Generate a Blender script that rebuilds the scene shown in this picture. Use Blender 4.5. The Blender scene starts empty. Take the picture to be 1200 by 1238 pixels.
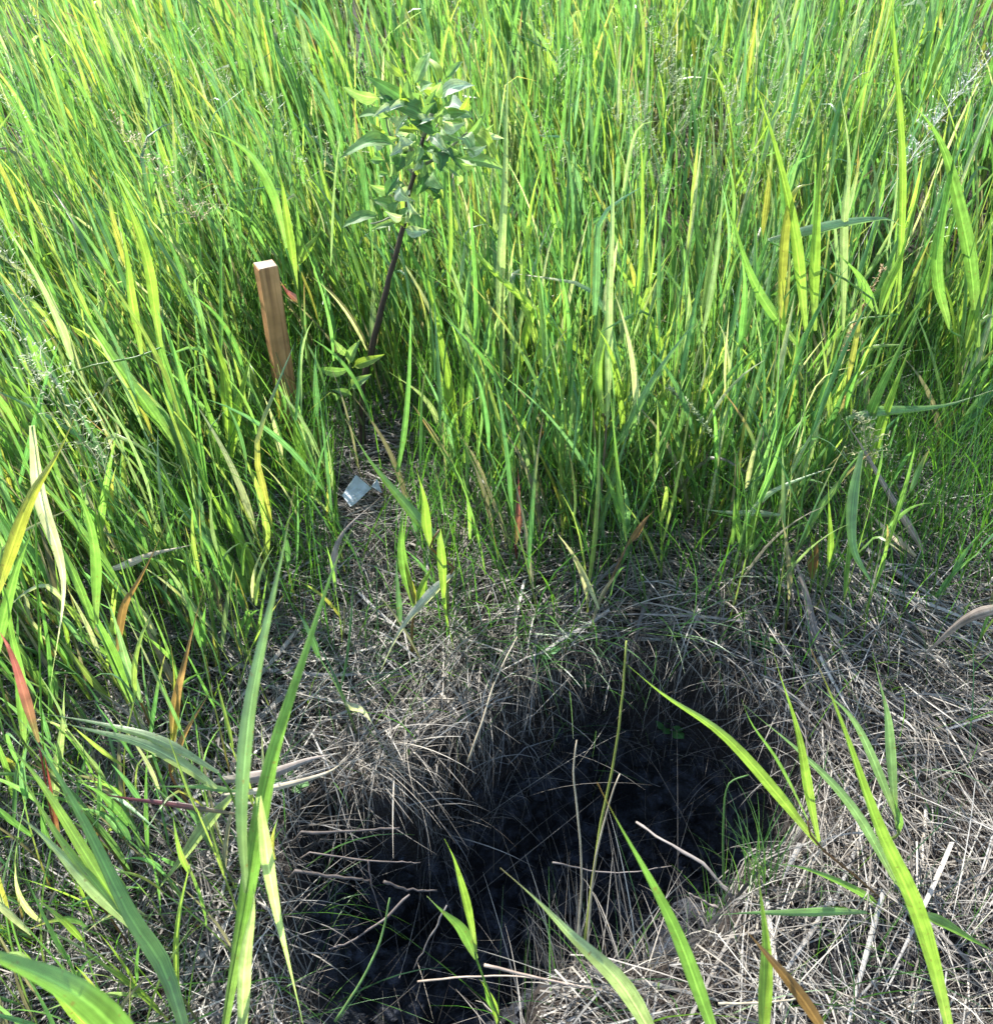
import bpy, math, random
import numpy as np
from mathutils import Vector
rad = math.radians
rng = np.random.default_rng(7)
random.seed(7)
sc = bpy.context.scene

# ------------------------------------------------------------------ camera
F = 1177.0; PITCH = 40.0; CZ = 1.6
cp, sp = math.cos(rad(PITCH)), math.sin(rad(PITCH))
cam = bpy.data.objects.new('camera', bpy.data.cameras.new('camera'))
sc.collection.objects.link(cam)
cam.location = (0, 0, CZ); cam.rotation_euler = (rad(90 - PITCH), 0, 0)
cam.data.sensor_fit = 'HORIZONTAL'; cam.data.sensor_width = 36; cam.data.lens = 36 * F / 1200
cam.data.clip_start = 0.02; cam.data.clip_end = 500
cam.data.dof.use_dof = True; cam.data.dof.focus_distance = 2.0; cam.data.dof.aperture_fstop = 13
sc.camera = cam
# ------------------------------------------------------------------ light
SUN_EL, SUN_AZ = 46.0, -38.0          # azimuth from +Y, towards +X positive
world = bpy.data.worlds.new('World'); sc.world = world; world.use_nodes = True
nt = world.node_tree; bg = nt.nodes['Background']
sky = nt.nodes.new('ShaderNodeTexSky'); sky.sky_type = 'NISHITA'; sky.sun_disc = False
sky.sun_elevation = rad(SUN_EL); sky.sun_rotation = rad(SUN_AZ)
nt.links.new(sky.outputs[0], bg.inputs[0]); bg.inputs[1].default_value = 0.15
sl = bpy.data.lights.new('sun', 'SUN'); sl.energy = 4.8; sl.angle = rad(0.53); sl.color = (1, .965, .91)
so = bpy.data.objects.new('sun', sl); sc.collection.objects.link(so)
sd = Vector((math.sin(rad(SUN_AZ)) * math.cos(rad(SUN_EL)), math.cos(rad(SUN_AZ)) * math.cos(rad(SUN_EL)), math.sin(rad(SUN_EL))))
so.rotation_euler = sd.to_track_quat('Z', 'Y').to_euler()
vs = sc.view_settings
vs.view_transform = 'Standard'; vs.look = 'None'; vs.exposure = 1.47; vs.gamma = 1; vs.use_curve_mapping = False
sc.render.engine = 'CYCLES'
cy = sc.cycles; cy.use_denoising = True
cy.max_bounces = 8; cy.diffuse_bounces = 4; cy.transmission_bounces = 6; cy.transparent_max_bounces = 8

# ------------------------------------------------------------------ projection helpers
def W(px, py, Y):
    """world point seen at photo pixel (px,py) lying at world depth Y"""
    a = (px - 600) / F; b = -(py - 619) / F
    d = np.array([a, cp + b * sp, -sp + b * cp])
    t = Y / d[1]
    return np.array([0, 0, CZ]) + d * t
def Gd(px, py, z=0.0):
    a = (px - 600) / F; b = -(py - 619) / F
    d = np.array([a, cp + b * sp, -sp + b * cp])
    return np.array([0, 0, CZ]) + d * ((z - CZ) / d[2])
def depth(P):
    P = np.asarray(P); return P[..., 1] * cp - (P[..., 2] - CZ) * sp
def proj(P):
    P = np.asarray(P, float); d = np.maximum(depth(P), 1e-3)
    v = P[..., 1] * sp + (P[..., 2] - CZ) * cp
    return 600 + F * P[..., 0] / d, 619 - F * v / d

# ------------------------------------------------------------------ noise (numpy value noise)
_tab = np.random.default_rng(3).random((256, 256))
def vnoise(x, y):
    xi = np.floor(x).astype(int); yi = np.floor(y).astype(int)
    fx = x - xi; fy = y - yi
    fx = fx * fx * (3 - 2 * fx); fy = fy * fy * (3 - 2 * fy)
    t = lambda i, j: _tab[i & 255, j & 255]
    return (t(xi, yi) * (1 - fx) + t(xi + 1, yi) * fx) * (1 - fy) + (t(xi, yi + 1) * (1 - fx) + t(xi + 1, yi + 1) * fx) * fy
def fbm(x, y, s, o=4):
    r = 0; a = 1; n = 0
    for k in range(o):
        r = r + a * (vnoise(x * s + 17.3 * k, y * s - 9.1 * k) - .5); n += a; a *= .5; s *= 2.03
    return r / n * 2
def sstep(x, a, b):
    t = np.clip((x - a) / (b - a), 0, 1); return t * t * (3 - 2 * t)

RIM = [(378, 1000), (430, 992), (480, 988), (528, 975), (532, 925), (590, 905), (640, 862), (690, 832), (740, 815), (800, 830), (880, 855),
       (935, 900), (955, 960), (948, 1010), (885, 1030), (868, 1085), (800, 1130), (735, 1155), (650, 1170), (615, 1210), (600, 1300), (580, 1420),
       (440, 1420), (400, 1300), (392, 1200), (372, 1100)]
RIMW = np.array([Gd(x, y)[:2] for x, y in RIM])
def poly_sd(x, y, poly):
    x = np.asarray(x, float); y = np.asarray(y, float)
    dmin = np.full(x.shape, 1e9); inside = np.zeros(x.shape, bool)
    n = len(poly)
    for i in range(n):
        ax, ay = poly[i]; bx, by = poly[(i + 1) % n]
        ex, ey = bx - ax, by - ay
        t = np.clip(((x - ax) * ex + (y - ay) * ey) / (ex * ex + ey * ey), 0, 1)
        dmin = np.minimum(dmin, np.hypot(x - ax - t * ex, y - ay - t * ey))
        c = ((ay > y) != (by > y)) & (x < (bx - ax) * (y - ay) / (by - ay + 1e-12) + ax)
        inside ^= c
    return np.where(inside, dmin, -dmin)
def height(x, y, fine=True):
    x = np.asarray(x, float); y = np.asarray(y, float)
    base = 0.045 * fbm(x, y, .9, 3) * sstep(np.hypot(x, y - 1), .2, 1.5) + .02 * fbm(x + 9, y, 3.1, 3)
    wob = .03 * fbm(x * 1.0, y, 9, 3) + .012 * fbm(x, y, 30, 2)
    s = poly_sd(x, y, RIMW) + wob
    left = sstep(-x, .08, .16) * sstep(-y, -.98, -.9)            # shallower left lobe
    dep = .40 - .13 * left
    wallw = .07 + .05 * vnoise(x * 7, y * 7)
    hole = (sstep(s, -.05, -.02 + .25 * wallw) * .55 + sstep(s + .03 * fbm(x, y, 12, 2), .02, .03 + wallw * .6) * .45) * dep + sstep(s, .06, .3) * .05
    lip = .008 * np.exp(-((s + .06) / .07) ** 2)
    mound = .03 * np.exp(-(((x - .22) / .3) ** 2 + ((y - .62) / .11) ** 2))
    mound = mound + .07 * np.exp(-(((x - .45) / .5) ** 2 + ((y - 1.55) / .22) ** 2))
    z = base * (1 - sstep(s, 0, .1)) + lip + mound * (1 - sstep(s, -.02, .06)) - hole
    if fine:
        ins = sstep(s, -.02, .04)
        z = z + ins * (.055 * fbm(x, y, 11, 4) - .035 * np.abs(fbm(x + 3, y, 22, 3))) + (1 - ins) * .008 * fbm(x, y, 22, 3)
    return z
def hsd(x, y): return poly_sd(x, y, RIMW)
def hz(x, y): return float(height(np.array([x]), np.array([y]))[0])

# ------------------------------------------------------------------ materials
def mat(name):
    m = bpy.data.materials.new(name); m.use_nodes = True
    t = m.node_tree; t.nodes.clear(); return m, t, t.nodes, t.links
def leafmat(name, trans=.42, rough=.42, veins=1.0, tint=(1.25, 1.3, .55), spec=.5, vfreq=26.):
    m, t, N, L = mat(name)
    out = N.new('ShaderNodeOutputMaterial')
    at = N.new('ShaderNodeAttribute'); at.attribute_name = 'Col'
    uv = N.new('ShaderNodeUVMap'); sepx = N.new('ShaderNodeSeparateXYZ'); L.new(uv.outputs[0], sepx.inputs[0])
    mp = N.new('ShaderNodeMapping'); mp.inputs['Scale'].default_value = (vfreq, 1.6, 1); L.new(uv.outputs[0], mp.inputs[0])
    nz = N.new('ShaderNodeTexNoise'); nz.inputs['Scale'].default_value = 1; nz.inputs['Detail'].default_value = 3; L.new(mp.outputs[0], nz.inputs['Vector'])
    geo = N.new('ShaderNodeNewGeometry')
    n2 = N.new('ShaderNodeTexNoise'); n2.inputs['Scale'].default_value = 55; n2.inputs['Detail'].default_value = 3; L.new(geo.outputs['Position'], n2.inputs['Vector'])
    mr = N.new('ShaderNodeMapRange'); mr.inputs['From Min'].default_value = .3; mr.inputs['From Max'].default_value = .7
    mr.inputs['To Min'].default_value = 1 - .32 * veins; mr.inputs['To Max'].default_value = 1 + .3 * veins; L.new(nz.outputs[0], mr.inputs[0])
    mr2 = N.new('ShaderNodeMapRange'); mr2.inputs['From Min'].default_value = .3; mr2.inputs['From Max'].default_value = .7
    mr2.inputs['To Min'].default_value = .78; mr2.inputs['To Max'].default_value = 1.22; L.new(n2.outputs[0], mr2.inputs[0])
    mu = N.new('ShaderNodeMath'); mu.operation = 'MULTIPLY'; L.new(mr.outputs[0], mu.inputs[0]); L.new(mr2.outputs[0], mu.inputs[1])
    # pale midrib
    sb = N.new('ShaderNodeMath'); sb.operation = 'SUBTRACT'; L.new(sepx.outputs[0], sb.inputs[0]); sb.inputs[1].default_value = .5
    ab = N.new('ShaderNodeMath'); ab.operation = 'ABSOLUTE'; L.new(sb.outputs[0], ab.inputs[0])
    rb = N.new('ShaderNodeMapRange'); rb.inputs['From Min'].default_value = .02; rb.inputs['From Max'].default_value = .09
    rb.inputs['To Min'].default_value = 1 + .45 * veins; rb.inputs['To Max'].default_value = 1; L.new(ab.outputs[0], rb.inputs[0])
    m2 = N.new('ShaderNodeMath'); m2.operation = 'MULTIPLY'; L.new(mu.outputs[0], m2.inputs[0]); L.new(rb.outputs[0], m2.inputs[1])
    vm = N.new('ShaderNodeVectorMath'); vm.operation = 'SCALE'; L.new(at.outputs['Color'], vm.inputs[0]); L.new(m2.outputs[0], vm.inputs['Scale'])
    n3 = N.new('ShaderNodeTexNoise'); n3.inputs['Scale'].default_value = 170; n3.inputs['Detail'].default_value = 2; L.new(geo.outputs['Position'], n3.inputs['Vector'])
    r3 = N.new('ShaderNodeMapRange'); r3.inputs['From Min'].default_value = .66; r3.inputs['From Max'].default_value = .72; r3.inputs['To Max'].default_value = .65; L.new(n3.outputs[0], r3.inputs[0])
    mb = N.new('ShaderNodeMix'); mb.data_type = 'RGBA'; L.new(r3.outputs[0], mb.inputs[0]); L.new(vm.outputs[0], mb.inputs[6]); mb.inputs[7].default_value = (.20, .13, .05, 1)
    class _o: outputs = [mb.outputs[2]]
    vm = _o
    pb = N.new('ShaderNodeBsdfPrincipled'); pb.inputs['Roughness'].default_value = rough
    pb.inputs['Specular IOR Level'].default_value = spec
    L.new(vm.outputs[0], pb.inputs['Base Color'])
    bp = N.new('ShaderNodeBump'); bp.inputs['Strength'].default_value = .35; bp.inputs['Distance'].default_value = .001
    L.new(nz.outputs[0], bp.inputs['Height']); L.new(bp.outputs[0], pb.inputs['Normal'])
    if trans > 0:
        tv = N.new('ShaderNodeVectorMath'); tv.operation = 'MULTIPLY'; L.new(vm.outputs[0], tv.inputs[0]); tv.inputs[1].default_value = tint
        tr = N.new('ShaderNodeBsdfTranslucent'); L.new(tv.outputs[0], tr.inputs[0])
        mx = N.new('ShaderNodeMixShader'); mx.inputs[0].default_value = trans
        L.new(pb.outputs[0], mx.inputs[1]); L.new(tr.outputs[0], mx.inputs[2]); L.new(mx.outputs[0], out.inputs[0])
    else:
        L.new(pb.outputs[0], out.inputs[0])
    return m
M_GRASS = leafmat('grass_blade', .5, .32, 1.3, (1.42, 1.5, .72), 1.2)
M_STRAW = leafmat('dry_straw', .12, .55, 1.2, (1, 1, 1), .4, 9)
M_LEAF = leafmat('tree_leaf', .40, .55, .8, (1.4, 1.5, .6), .35, 14)
M_WOODY = leafmat('woody', 0, .6, 1.2, (1, 1, 1), .35, 7)

def soilmat():
    m, t, N, L = mat('peat_soil')
    out = N.new('ShaderNodeOutputMaterial'); pb = N.new('ShaderNodeBsdfPrincipled')
    geo = N.new('ShaderNodeNewGeometry')
    def noise(s, d=6):
        n = N.new('ShaderNodeTexNoise'); n.inputs['Scale'].default_value = s; n.inputs['Detail'].default_value = d; L.new(geo.outputs['Position'], n.inputs['Vector']); return n
    a = noise(28); b = noise(160); c = noise(3)
    at = N.new('ShaderNodeAttribute'); at.attribute_name = 'pit'
    cr = N.new('ShaderNodeValToRGB'); L.new(a.outputs[0], cr.inputs[0])
    cr.color_ramp.elements[0].position = .45; cr.color_ramp.elements[0].color = (.010, .0115, .014, 1)
    cr.color_ramp.elements[1].position = .7; cr.color_ramp.elements[1].color = (.062, .070, .088, 1)  # black peat, with the sky's bluish sheen put into its colour
    c2 = N.new('ShaderNodeValToRGB'); L.new(b.outputs[0], c2.inputs[0])
    c2.color_ramp.elements[0].position = .35; c2.color_ramp.elements[0].color = (.018, .013, .010, 1)
    c2.color_ramp.elements[1].position = .7; c2.color_ramp.elements[1].color = (.038, .028, .021, 1)
    mx = N.new('ShaderNodeMix'); mx.data_type = 'RGBA'; L.new(at.outputs['Fac'], mx.inputs[0]); L.new(c2.outputs[0], mx.inputs[6]); L.new(cr.outputs[0], mx.inputs[7])
    L.new(mx.outputs[2], pb.inputs['Base Color']); pb.inputs['Roughness'].default_value = .78; pb.inputs['Specular IOR Level'].default_value = .3
    ad = N.new('ShaderNodeMath'); ad.operation = 'ADD'; L.new(a.outputs[0], ad.inputs[0]); L.new(b.outputs[0], ad.inputs[1])
    bp = N.new('ShaderNodeBump'); bp.inputs['Strength'].default_value = .9; bp.inputs['Distance'].default_value = .012
    L.new(ad.outputs[0], bp.inputs['Height']); L.new(bp.outputs[0], pb.inputs['Normal']); L.new(pb.outputs[0], out.inputs[0])
    return m
M_SOIL = soilmat()
def stakemat():
    m, t, N, L = mat('stake_wood')
    out = N.new('ShaderNodeOutputMaterial'); pb = N.new('ShaderNodeBsdfPrincipled')
    tc = N.new('ShaderNodeTexCoord'); mp = N.new('ShaderNodeMapping'); mp.inputs['Scale'].default_value = (90, 90, 3.2); L.new(tc.outputs['Object'], mp.inputs[0])
    n = N.new('ShaderNodeTexNoise'); n.inputs['Scale'].default_value = 1; n.inputs['Detail'].default_value = 5; n.inputs['Distortion'].default_value = .6; L.new(mp.outputs[0], n.inputs['Vector'])
    cr = N.new('ShaderNodeValToRGB'); L.new(n.outputs[0], cr.inputs[0]); e = cr.color_ramp.elements
    e[0].position = .3; e[0].color = (.30, .14, .06, 1); e[1].position = .68; e[1].color = (.72, .38, .18, 1)
    k = e.new(.5); k.color = (.56, .27, .11, 1)
    n3 = N.new('ShaderNodeTexNoise'); n3.inputs['Scale'].default_value = 14; n3.inputs['Detail'].default_value = 4; L.new(tc.outputs['Object'], n3.inputs['Vector'])
    r3 = N.new('ShaderNodeMapRange'); r3.inputs['From Min'].default_value = .35; r3.inputs['From Max'].default_value = .7; r3.inputs['To Min'].default_value = .75; r3.inputs['To Max'].default_value = 1.25
    L.new(n3.outputs[0], r3.inputs[0])
    vm = N.new('ShaderNodeVectorMath'); vm.operation = 'SCALE'; L.new(cr.outputs[0], vm.inputs[0]); L.new(r3.outputs[0], vm.inputs['Scale'])
    L.new(vm.outputs[0], pb.inputs['Base Color']); pb.inputs['Roughness'].default_value = .65
    bp = N.new('ShaderNodeBump'); bp.inputs['Strength'].default_value = .5; bp.inputs['Distance'].default_value = .002; L.new(n.outputs[0], bp.inputs['Height']); L.new(bp.outputs[0], pb.inputs['Normal'])
    L.new(pb.outputs[0], out.inputs[0]); return m
def endgrain():
    m, t, N, L = mat('stake_end_grain')
    out = N.new('ShaderNodeOutputMaterial'); pb = N.new('ShaderNodeBsdfPrincipled')
    tc = N.new('ShaderNodeTexCoord'); w = N.new('ShaderNodeTexWave'); w.wave_type = 'RINGS'; w.inputs['Scale'].default_value = 45; w.inputs['Distortion'].default_value = 3
    mp = N.new('ShaderNodeMapping'); mp.inputs['Location'].default_value = (.05, .02, 0); L.new(tc.outputs['Object'], mp.inputs[0]); L.new(mp.outputs[0], w.inputs[0])
    cr = N.new('ShaderNodeValToRGB'); L.new(w.outputs[0], cr.inputs[0])
    cr.color_ramp.elements[0].color = (.26, .20, .15, 1); cr.color_ramp.elements[1].color = (.44, .37, .29, 1)
    L.new(cr.outputs[0], pb.inputs['Base Color']); pb.inputs['Roughness'].default_value = .7; L.new(pb.outputs[0], out.inputs[0]); return m
def plain(name, c, rough=.5, trans=0):
    m, t, N, L = mat(name)
    out = N.new('ShaderNodeOutputMaterial'); pb = N.new('ShaderNodeBsdfPrincipled')
    n = N.new('ShaderNodeTexNoise'); n.inputs['Scale'].default_value = 60; n.inputs['Detail'].default_value = 5
    geo = N.new('ShaderNodeNewGeometry'); L.new(geo.outputs['Position'], n.inputs['Vector'])
    r = N.new('ShaderNodeMapRange'); r.inputs['From Min'].default_value = .35; r.inputs['From Max'].default_value = .7; r.inputs['To Min'].default_value = .8; r.inputs['To Max'].default_value = 1.08
    L.new(n.outputs[0], r.inputs[0]); v = N.new('ShaderNodeVectorMath'); v.operation = 'SCALE'; v.inputs[0].default_value = c; L.new(r.outputs[0], v.inputs['Scale'])
    L.new(v.outputs[0], pb.inputs['Base Color']); pb.inputs['Roughness'].default_value = rough
    tr = N.new('ShaderNodeBsdfTranslucent'); L.new(v.outputs[0], tr.inputs[0]); mx = N.new('ShaderNodeMixShader'); mx.inputs[0].default_value = trans
    L.new(pb.outputs[0], mx.inputs[1]); L.new(tr.outputs[0], mx.inputs[2]); L.new(mx.outputs[0], out.inputs[0]); return m

# ------------------------------------------------------------------ mesh builders
def raw_mesh(name, V, faces, C=None, UV=None, m=None):
    """V (N,3), faces (M,4) int, C (N,3), UV (N,2)"""
    me = bpy.data.meshes.new(name)
    V = np.ascontiguousarray(V, np.float32); faces = np.ascontiguousarray(faces, np.int32)
    me.vertices.add(len(V)); me.vertices.foreach_set('co', V.ravel())
    me.loops.add(faces.size); me.loops.foreach_set('vertex_index', faces.ravel())
    me.polygons.add(len(faces))
    me.polygons.foreach_set('loop_start', np.arange(0, faces.size, faces.shape[1], dtype=np.int32))
    me.polygons.foreach_set('use_smooth', np.ones(len(faces), bool))
    if C is not None:
        a = me.attributes.new('Col', 'FLOAT_COLOR', 'POINT')
        a.data.foreach_set('color', np.concatenate([C, np.ones((len(C), 1))], 1).astype(np.float32).ravel())
    if UV is not None:
        u = me.uv_layers.new(name='UVMap'); u.data.foreach_set('uv', UV[faces.ravel()].astype(np.float32).ravel())
    me.update(calc_edges=True)
    if m: me.materials.append(m)
    return me
def link(name, me, parent=None, loc=None):
    o = bpy.data.objects.new(name, me); sc.collection.objects.link(o)
    if parent is not None: o.parent = parent
    if loc is not None: o.location = loc
    return o
def ribbon_arrays(P, S, Wd, C, fold=0.0, across=3):
    """P (n,k,3) centres, S (n,k,3) unit sides, Wd (n,k) widths, C (n,k,3)"""
    n, k, _ = P.shape
    T = np.gradient(P, axis=1); T /= np.linalg.norm(T, axis=2, keepdims=True) + 1e-9
    Nn = np.cross(S, T)
    hw = Wd[..., None] * .5
    if across == 3:
        fo = hw * fold
        V = np.stack([P - S * hw + Nn * fo, P, P + S * hw + Nn * fo], 2)
        us = [0, .5, 1]
    else:
        V = np.stack([P - S * hw, P + S * hw], 2); us = [0, 1]
    a = V.shape[2]
    idx = np.arange(n * k * a).reshape(n, k, a)
    f = np.stack([idx[:, :-1, :-1], idx[:, :-1, 1:], idx[:, 1:, 1:], idx[:, 1:, :-1]], -1).reshape(-1, 4)
    CC = np.repeat(C[:, :, None, :], a, 2).reshape(-1, 3)
    L = np.cumsum(np.concatenate([np.zeros((n, 1)), np.linalg.norm(np.diff(P, axis=1), axis=2)], 1), 1)
    off = rng.random((n, 1)) * 50
    UV = np.zeros((n, k, a, 2)); UV[..., 0] = np.array(us)[None, None, :]; UV[..., 1] = (L * 4 + off)[..., None]
    # shift u by whole numbers so veins differ yet the midrib test is kept for plain u: encode via v offset only
    return V.reshape(-1, 3), f, CC, UV.reshape(-1, 2)
def merge(parts):
    V, Fc, C, U = [], [], [], []; o = 0
    for v, f, c, u in parts:
        V.append(v); Fc.append(f + o); C.append(c); U.append(u); o += len(v)
    return np.concatenate(V), np.concatenate(Fc), np.concatenate(C), np.concatenate(U)
def curves(root, az, L, t0, bend, k, kink=None, wind=None):
    """integrate n bent blades. root(n,3) az,L,t0,bend (n,) -> P,T,side"""
    s = np.linspace(0, 1, k)[None]
    th = t0[:, None] + bend[:, None] * s ** 1.6
    if kink is not None:
        ks, ka = kink
        th = th + ka[:, None] * sstep(s, ks[:, None] - .06, ks[:, None] + .06)
    a = az[:, None] + 0 * s
    d = np.stack([np.sin(th) * np.cos(a), np.sin(th) * np.sin(a), np.cos(th)], -1)
    if wind is not None: d = d + wind[:, None, :] * s[..., None]
    d /= np.linalg.norm(d, axis=2, keepdims=True)
    step = (L / (k - 1))[:, None, None]
    P = root[:, None, :] + np.concatenate([np.zeros((len(L), 1, 3)), np.cumsum((d[:, 1:] + d[:, :-1]) * .5 * step, 1)], 1)
    side = np.stack([-np.sin(a), np.cos(a), 0 * a], -1)
    return P, d, side
def twist(side, d, phi):
    n = np.cross(side, d)
    return side * np.cos(phi)[..., None] + n * np.sin(phi)[..., None]
def splin(pts, k):
    """Catmull-Rom through pts resampled to k points"""
    pts = np.asarray(pts, float)
    if len(pts) == 2: return pts[0] + (pts[1] - pts[0]) * np.linspace(0, 1, k)[:, None]
    p = np.vstack([2 * pts[0] - pts[1], pts, 2 * pts[-1] - pts[-2]])
    out = []
    n = len(pts) - 1
    for t in np.linspace(0, n, k):
        i = min(int(t), n - 1); u = t - i
        a, b, c, d = p[i], p[i + 1], p[i + 2], p[i + 3]
        out.append(.5 * (2 * b + (c - a) * u + (2 * a - 5 * b + 4 * c - d) * u * u + (3 * b - a - 3 * c + d) * u ** 3))
    return np.array(out)
def tube_arrays(P, R, C, seg=7, cap=True):
    P = np.asarray(P, float); k = len(P); R = np.broadcast_to(R, (k,)); C = np.asarray(C, float)
    C = np.broadcast_to(C, (k, 3))
    T = np.gradient(P, axis=0); T /= np.linalg.norm(T, axis=1, keepdims=True) + 1e-9
    ref = np.array([0, 0, 1.]) if abs(T[0][2]) < .8 else np.array([0, 1., 0])
    A = np.cross(T, ref); A /= np.linalg.norm(A, axis=1, keepdims=True) + 1e-9
    B = np.cross(T, A)
    th = np.linspace(0, 2 * math.pi, seg, endpoint=False)
    V = P[:, None] + R[:, None, None] * (A[:, None] * np.cos(th)[None, :, None] + B[:, None] * np.sin(th)[None, :, None])
    idx = np.arange(k * seg).reshape(k, seg); nx = np.roll(idx, -1, 1)
    f = np.stack([idx[:-1], nx[:-1], nx[1:], idx[1:]], -1).reshape(-1, 4)
    CC = np.repeat(C[:, None], seg, 1).reshape(-1, 3)
    L = np.concatenate([[0], np.cumsum(np.linalg.norm(np.diff(P, axis=0), axis=1))])
    UV = np.zeros((k, seg, 2)); UV[..., 0] = (np.arange(seg) / seg)[None] * 3; UV[..., 1] = (L * 4)[:, None]
    V = V.reshape(-1, 3); UV = UV.reshape(-1, 2)
    if cap:
        n0 = len(V)
        V = np.vstack([V, P[0], P[-1]]); CC = np.vstack([CC, C[0], C[-1]]); UV = np.vstack([UV, UV[0], UV[-1]])
        c0 = np.stack([np.full(seg, n0), nx[0], idx[0], np.full(seg, n0)], -1)
        # quads with a doubled corner are avoided: use small fans of quads
        if seg % 2 == 0:
            c0 = np.array([[n0, idx[0][(j + 2) % seg], idx[0][(j + 1) % seg], idx[0][j]] for j in range(0, seg, 2)])
            c1 = np.array([[n0 + 1, idx[-1][j], idx[-1][(j + 1) % seg], idx[-1][(j + 2) % seg]] for j in range(0, seg, 2)])
            f = np.vstack([f, c0, c1])
    return V, f, CC, UV
def tag(o, label=None, cat=None, group=None, kind=None):
    if label: o['label'] = label
    if cat: o['category'] = cat
    if group: o['group'] = group
    if kind: o['kind'] = kind
    return o

# ------------------------------------------------------------------ ground
def axis(lo, hi, fine, far, g=1.13):
    a = list(np.arange(lo, hi, fine)); s = fine; v = a[-1]
    while v < far[1]: s *= g; v += s; a.append(v)
    s = fine; v = a[0]; pre = []
    while v > far[0]: s *= g; v -= s; pre.append(v)
    return np.array(pre[::-1] + a)
xs = axis(-.62, .72, .0075, (-120, 120)); ys = axis(.3, 1.75, .0075, (-60, 200))
gx, gy = np.meshgrid(xs, ys)
zz = height(gx, gy)
sdg = hsd(gx, gy)
gxx = gx + sstep(sdg, -.03, .03) * .012 * fbm(gy, gx, 18, 2); gyy = gy + sstep(sdg, -.03, .03) * .012 * fbm(gx + 5, gy, 18, 2)
idx = np.arange(gx.size).reshape(gx.shape)
f = np.stack([idx[:-1, :-1], idx[:-1, 1:], idx[1:, 1:], idx[1:, :-1]], -1).reshape(-1, 4)
me = raw_mesh('ground', np.stack([gxx, gyy, zz], -1).reshape(-1, 3), f, m=M_SOIL)
a = me.attributes.new('pit', 'FLOAT', 'POINT')
bare = np.exp(-(((gx - .66) / .18) ** 2 + ((gy - .79) / .08) ** 2)) * .85
a.data.foreach_set('value', np.clip(sstep(sdg + .02 * fbm(gx, gy, 30, 2), -.05, .03) + bare, 0, 1).astype(np.float32).ravel())
tag(link('ground', me), 'dark peaty soil with a freshly dug square pit in the meadow', kind='structure')

# ------------------------------------------------------------------ palettes
GREEN = np.array([[.11, .24, .07], [.16, .29, .08], [.085, .20, .08], [.22, .335, .07], [.12, .235, .125], [.14, .26, .105], [.22, .31, .17], [.26, .345, .10], [.12, .25, .08], [.10, .22, .10]])
def shade(n, dead=0.03):
    c = GREEN[rng.integers(0, len(GREEN), n)] * rng.uniform(.75, 1.25, (n, 1))
    return c
STRAW = np.array([[.28, .25, .205], [.21, .192, .165], [.15, .135, .115], [.36, .335, .285], [.085, .073, .06], [.24, .23, .21], [.05, .042, .034]])
PINK = np.array([.40, .25, .20])

# ------------------------------------------------------------------ density maps
def tall_density(x, y):
    px, py = proj(np.stack([x, y, 0 * x], -1))
    n = fbm(x, y, 1.6, 3)
    edge = 2.02 + .22 * n + .26 * sstep(x, .25, .9) - .45 * sstep(-x, .45, .95)
    d = sstep(y, edge - .25, edge + .75) ** 1.3
    clear = np.exp(-(((x + .42) / .22) ** 2 + ((y - 2.22) / .3) ** 2))        # trampled patch by the stake
    d = d * (1 - .85 * clear)
    d = d * (.35 + .65 * sstep(fbm(x + 4, y, 2.2, 2), -.5, .3)) * (.06 + .94 * sstep(fbm(x, y + 3, 4.5, 2), -.22, .15))
    return d
OCC = [  # (pixel box, depth Y of the thing) kept mostly free of nearer tall grass
    ((425, 60, 605, 300), 2.15, .96), ((300, 310, 345, 415), 2.15, 1.0), ((430, 300, 490, 545), 2.12, .95), ((408, 568, 462, 618), 1.9, 1.0),
    ((372, 800, 960, 1180), .9, .97)]
def occluded(P):
    """P (n,k,3): True where a blade ought to be left out so it does not bury a thing behind it"""
    px, py = proj(P); out = np.zeros(len(P), bool)
    for (x0, y0, x1, y1), Y, pr in OCC:
        m = (px > x0) & (px < x1) & (py > y0) & (py < y1) & (P[..., 1] < Y + .02)
        out |= m.any(1) & (rng.random(len(P)) < pr)
    return out
def scatter(n, x0, x1, y0, y1, dens):
    x = rng.uniform(x0, x1, n); y = rng.uniform(y0, y1, n)
    k = rng.random(n) < dens(x, y)
    x, y = x[k], y[k]
    return np.stack([x, y, height(x, y, False) - .005], -1)

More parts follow.
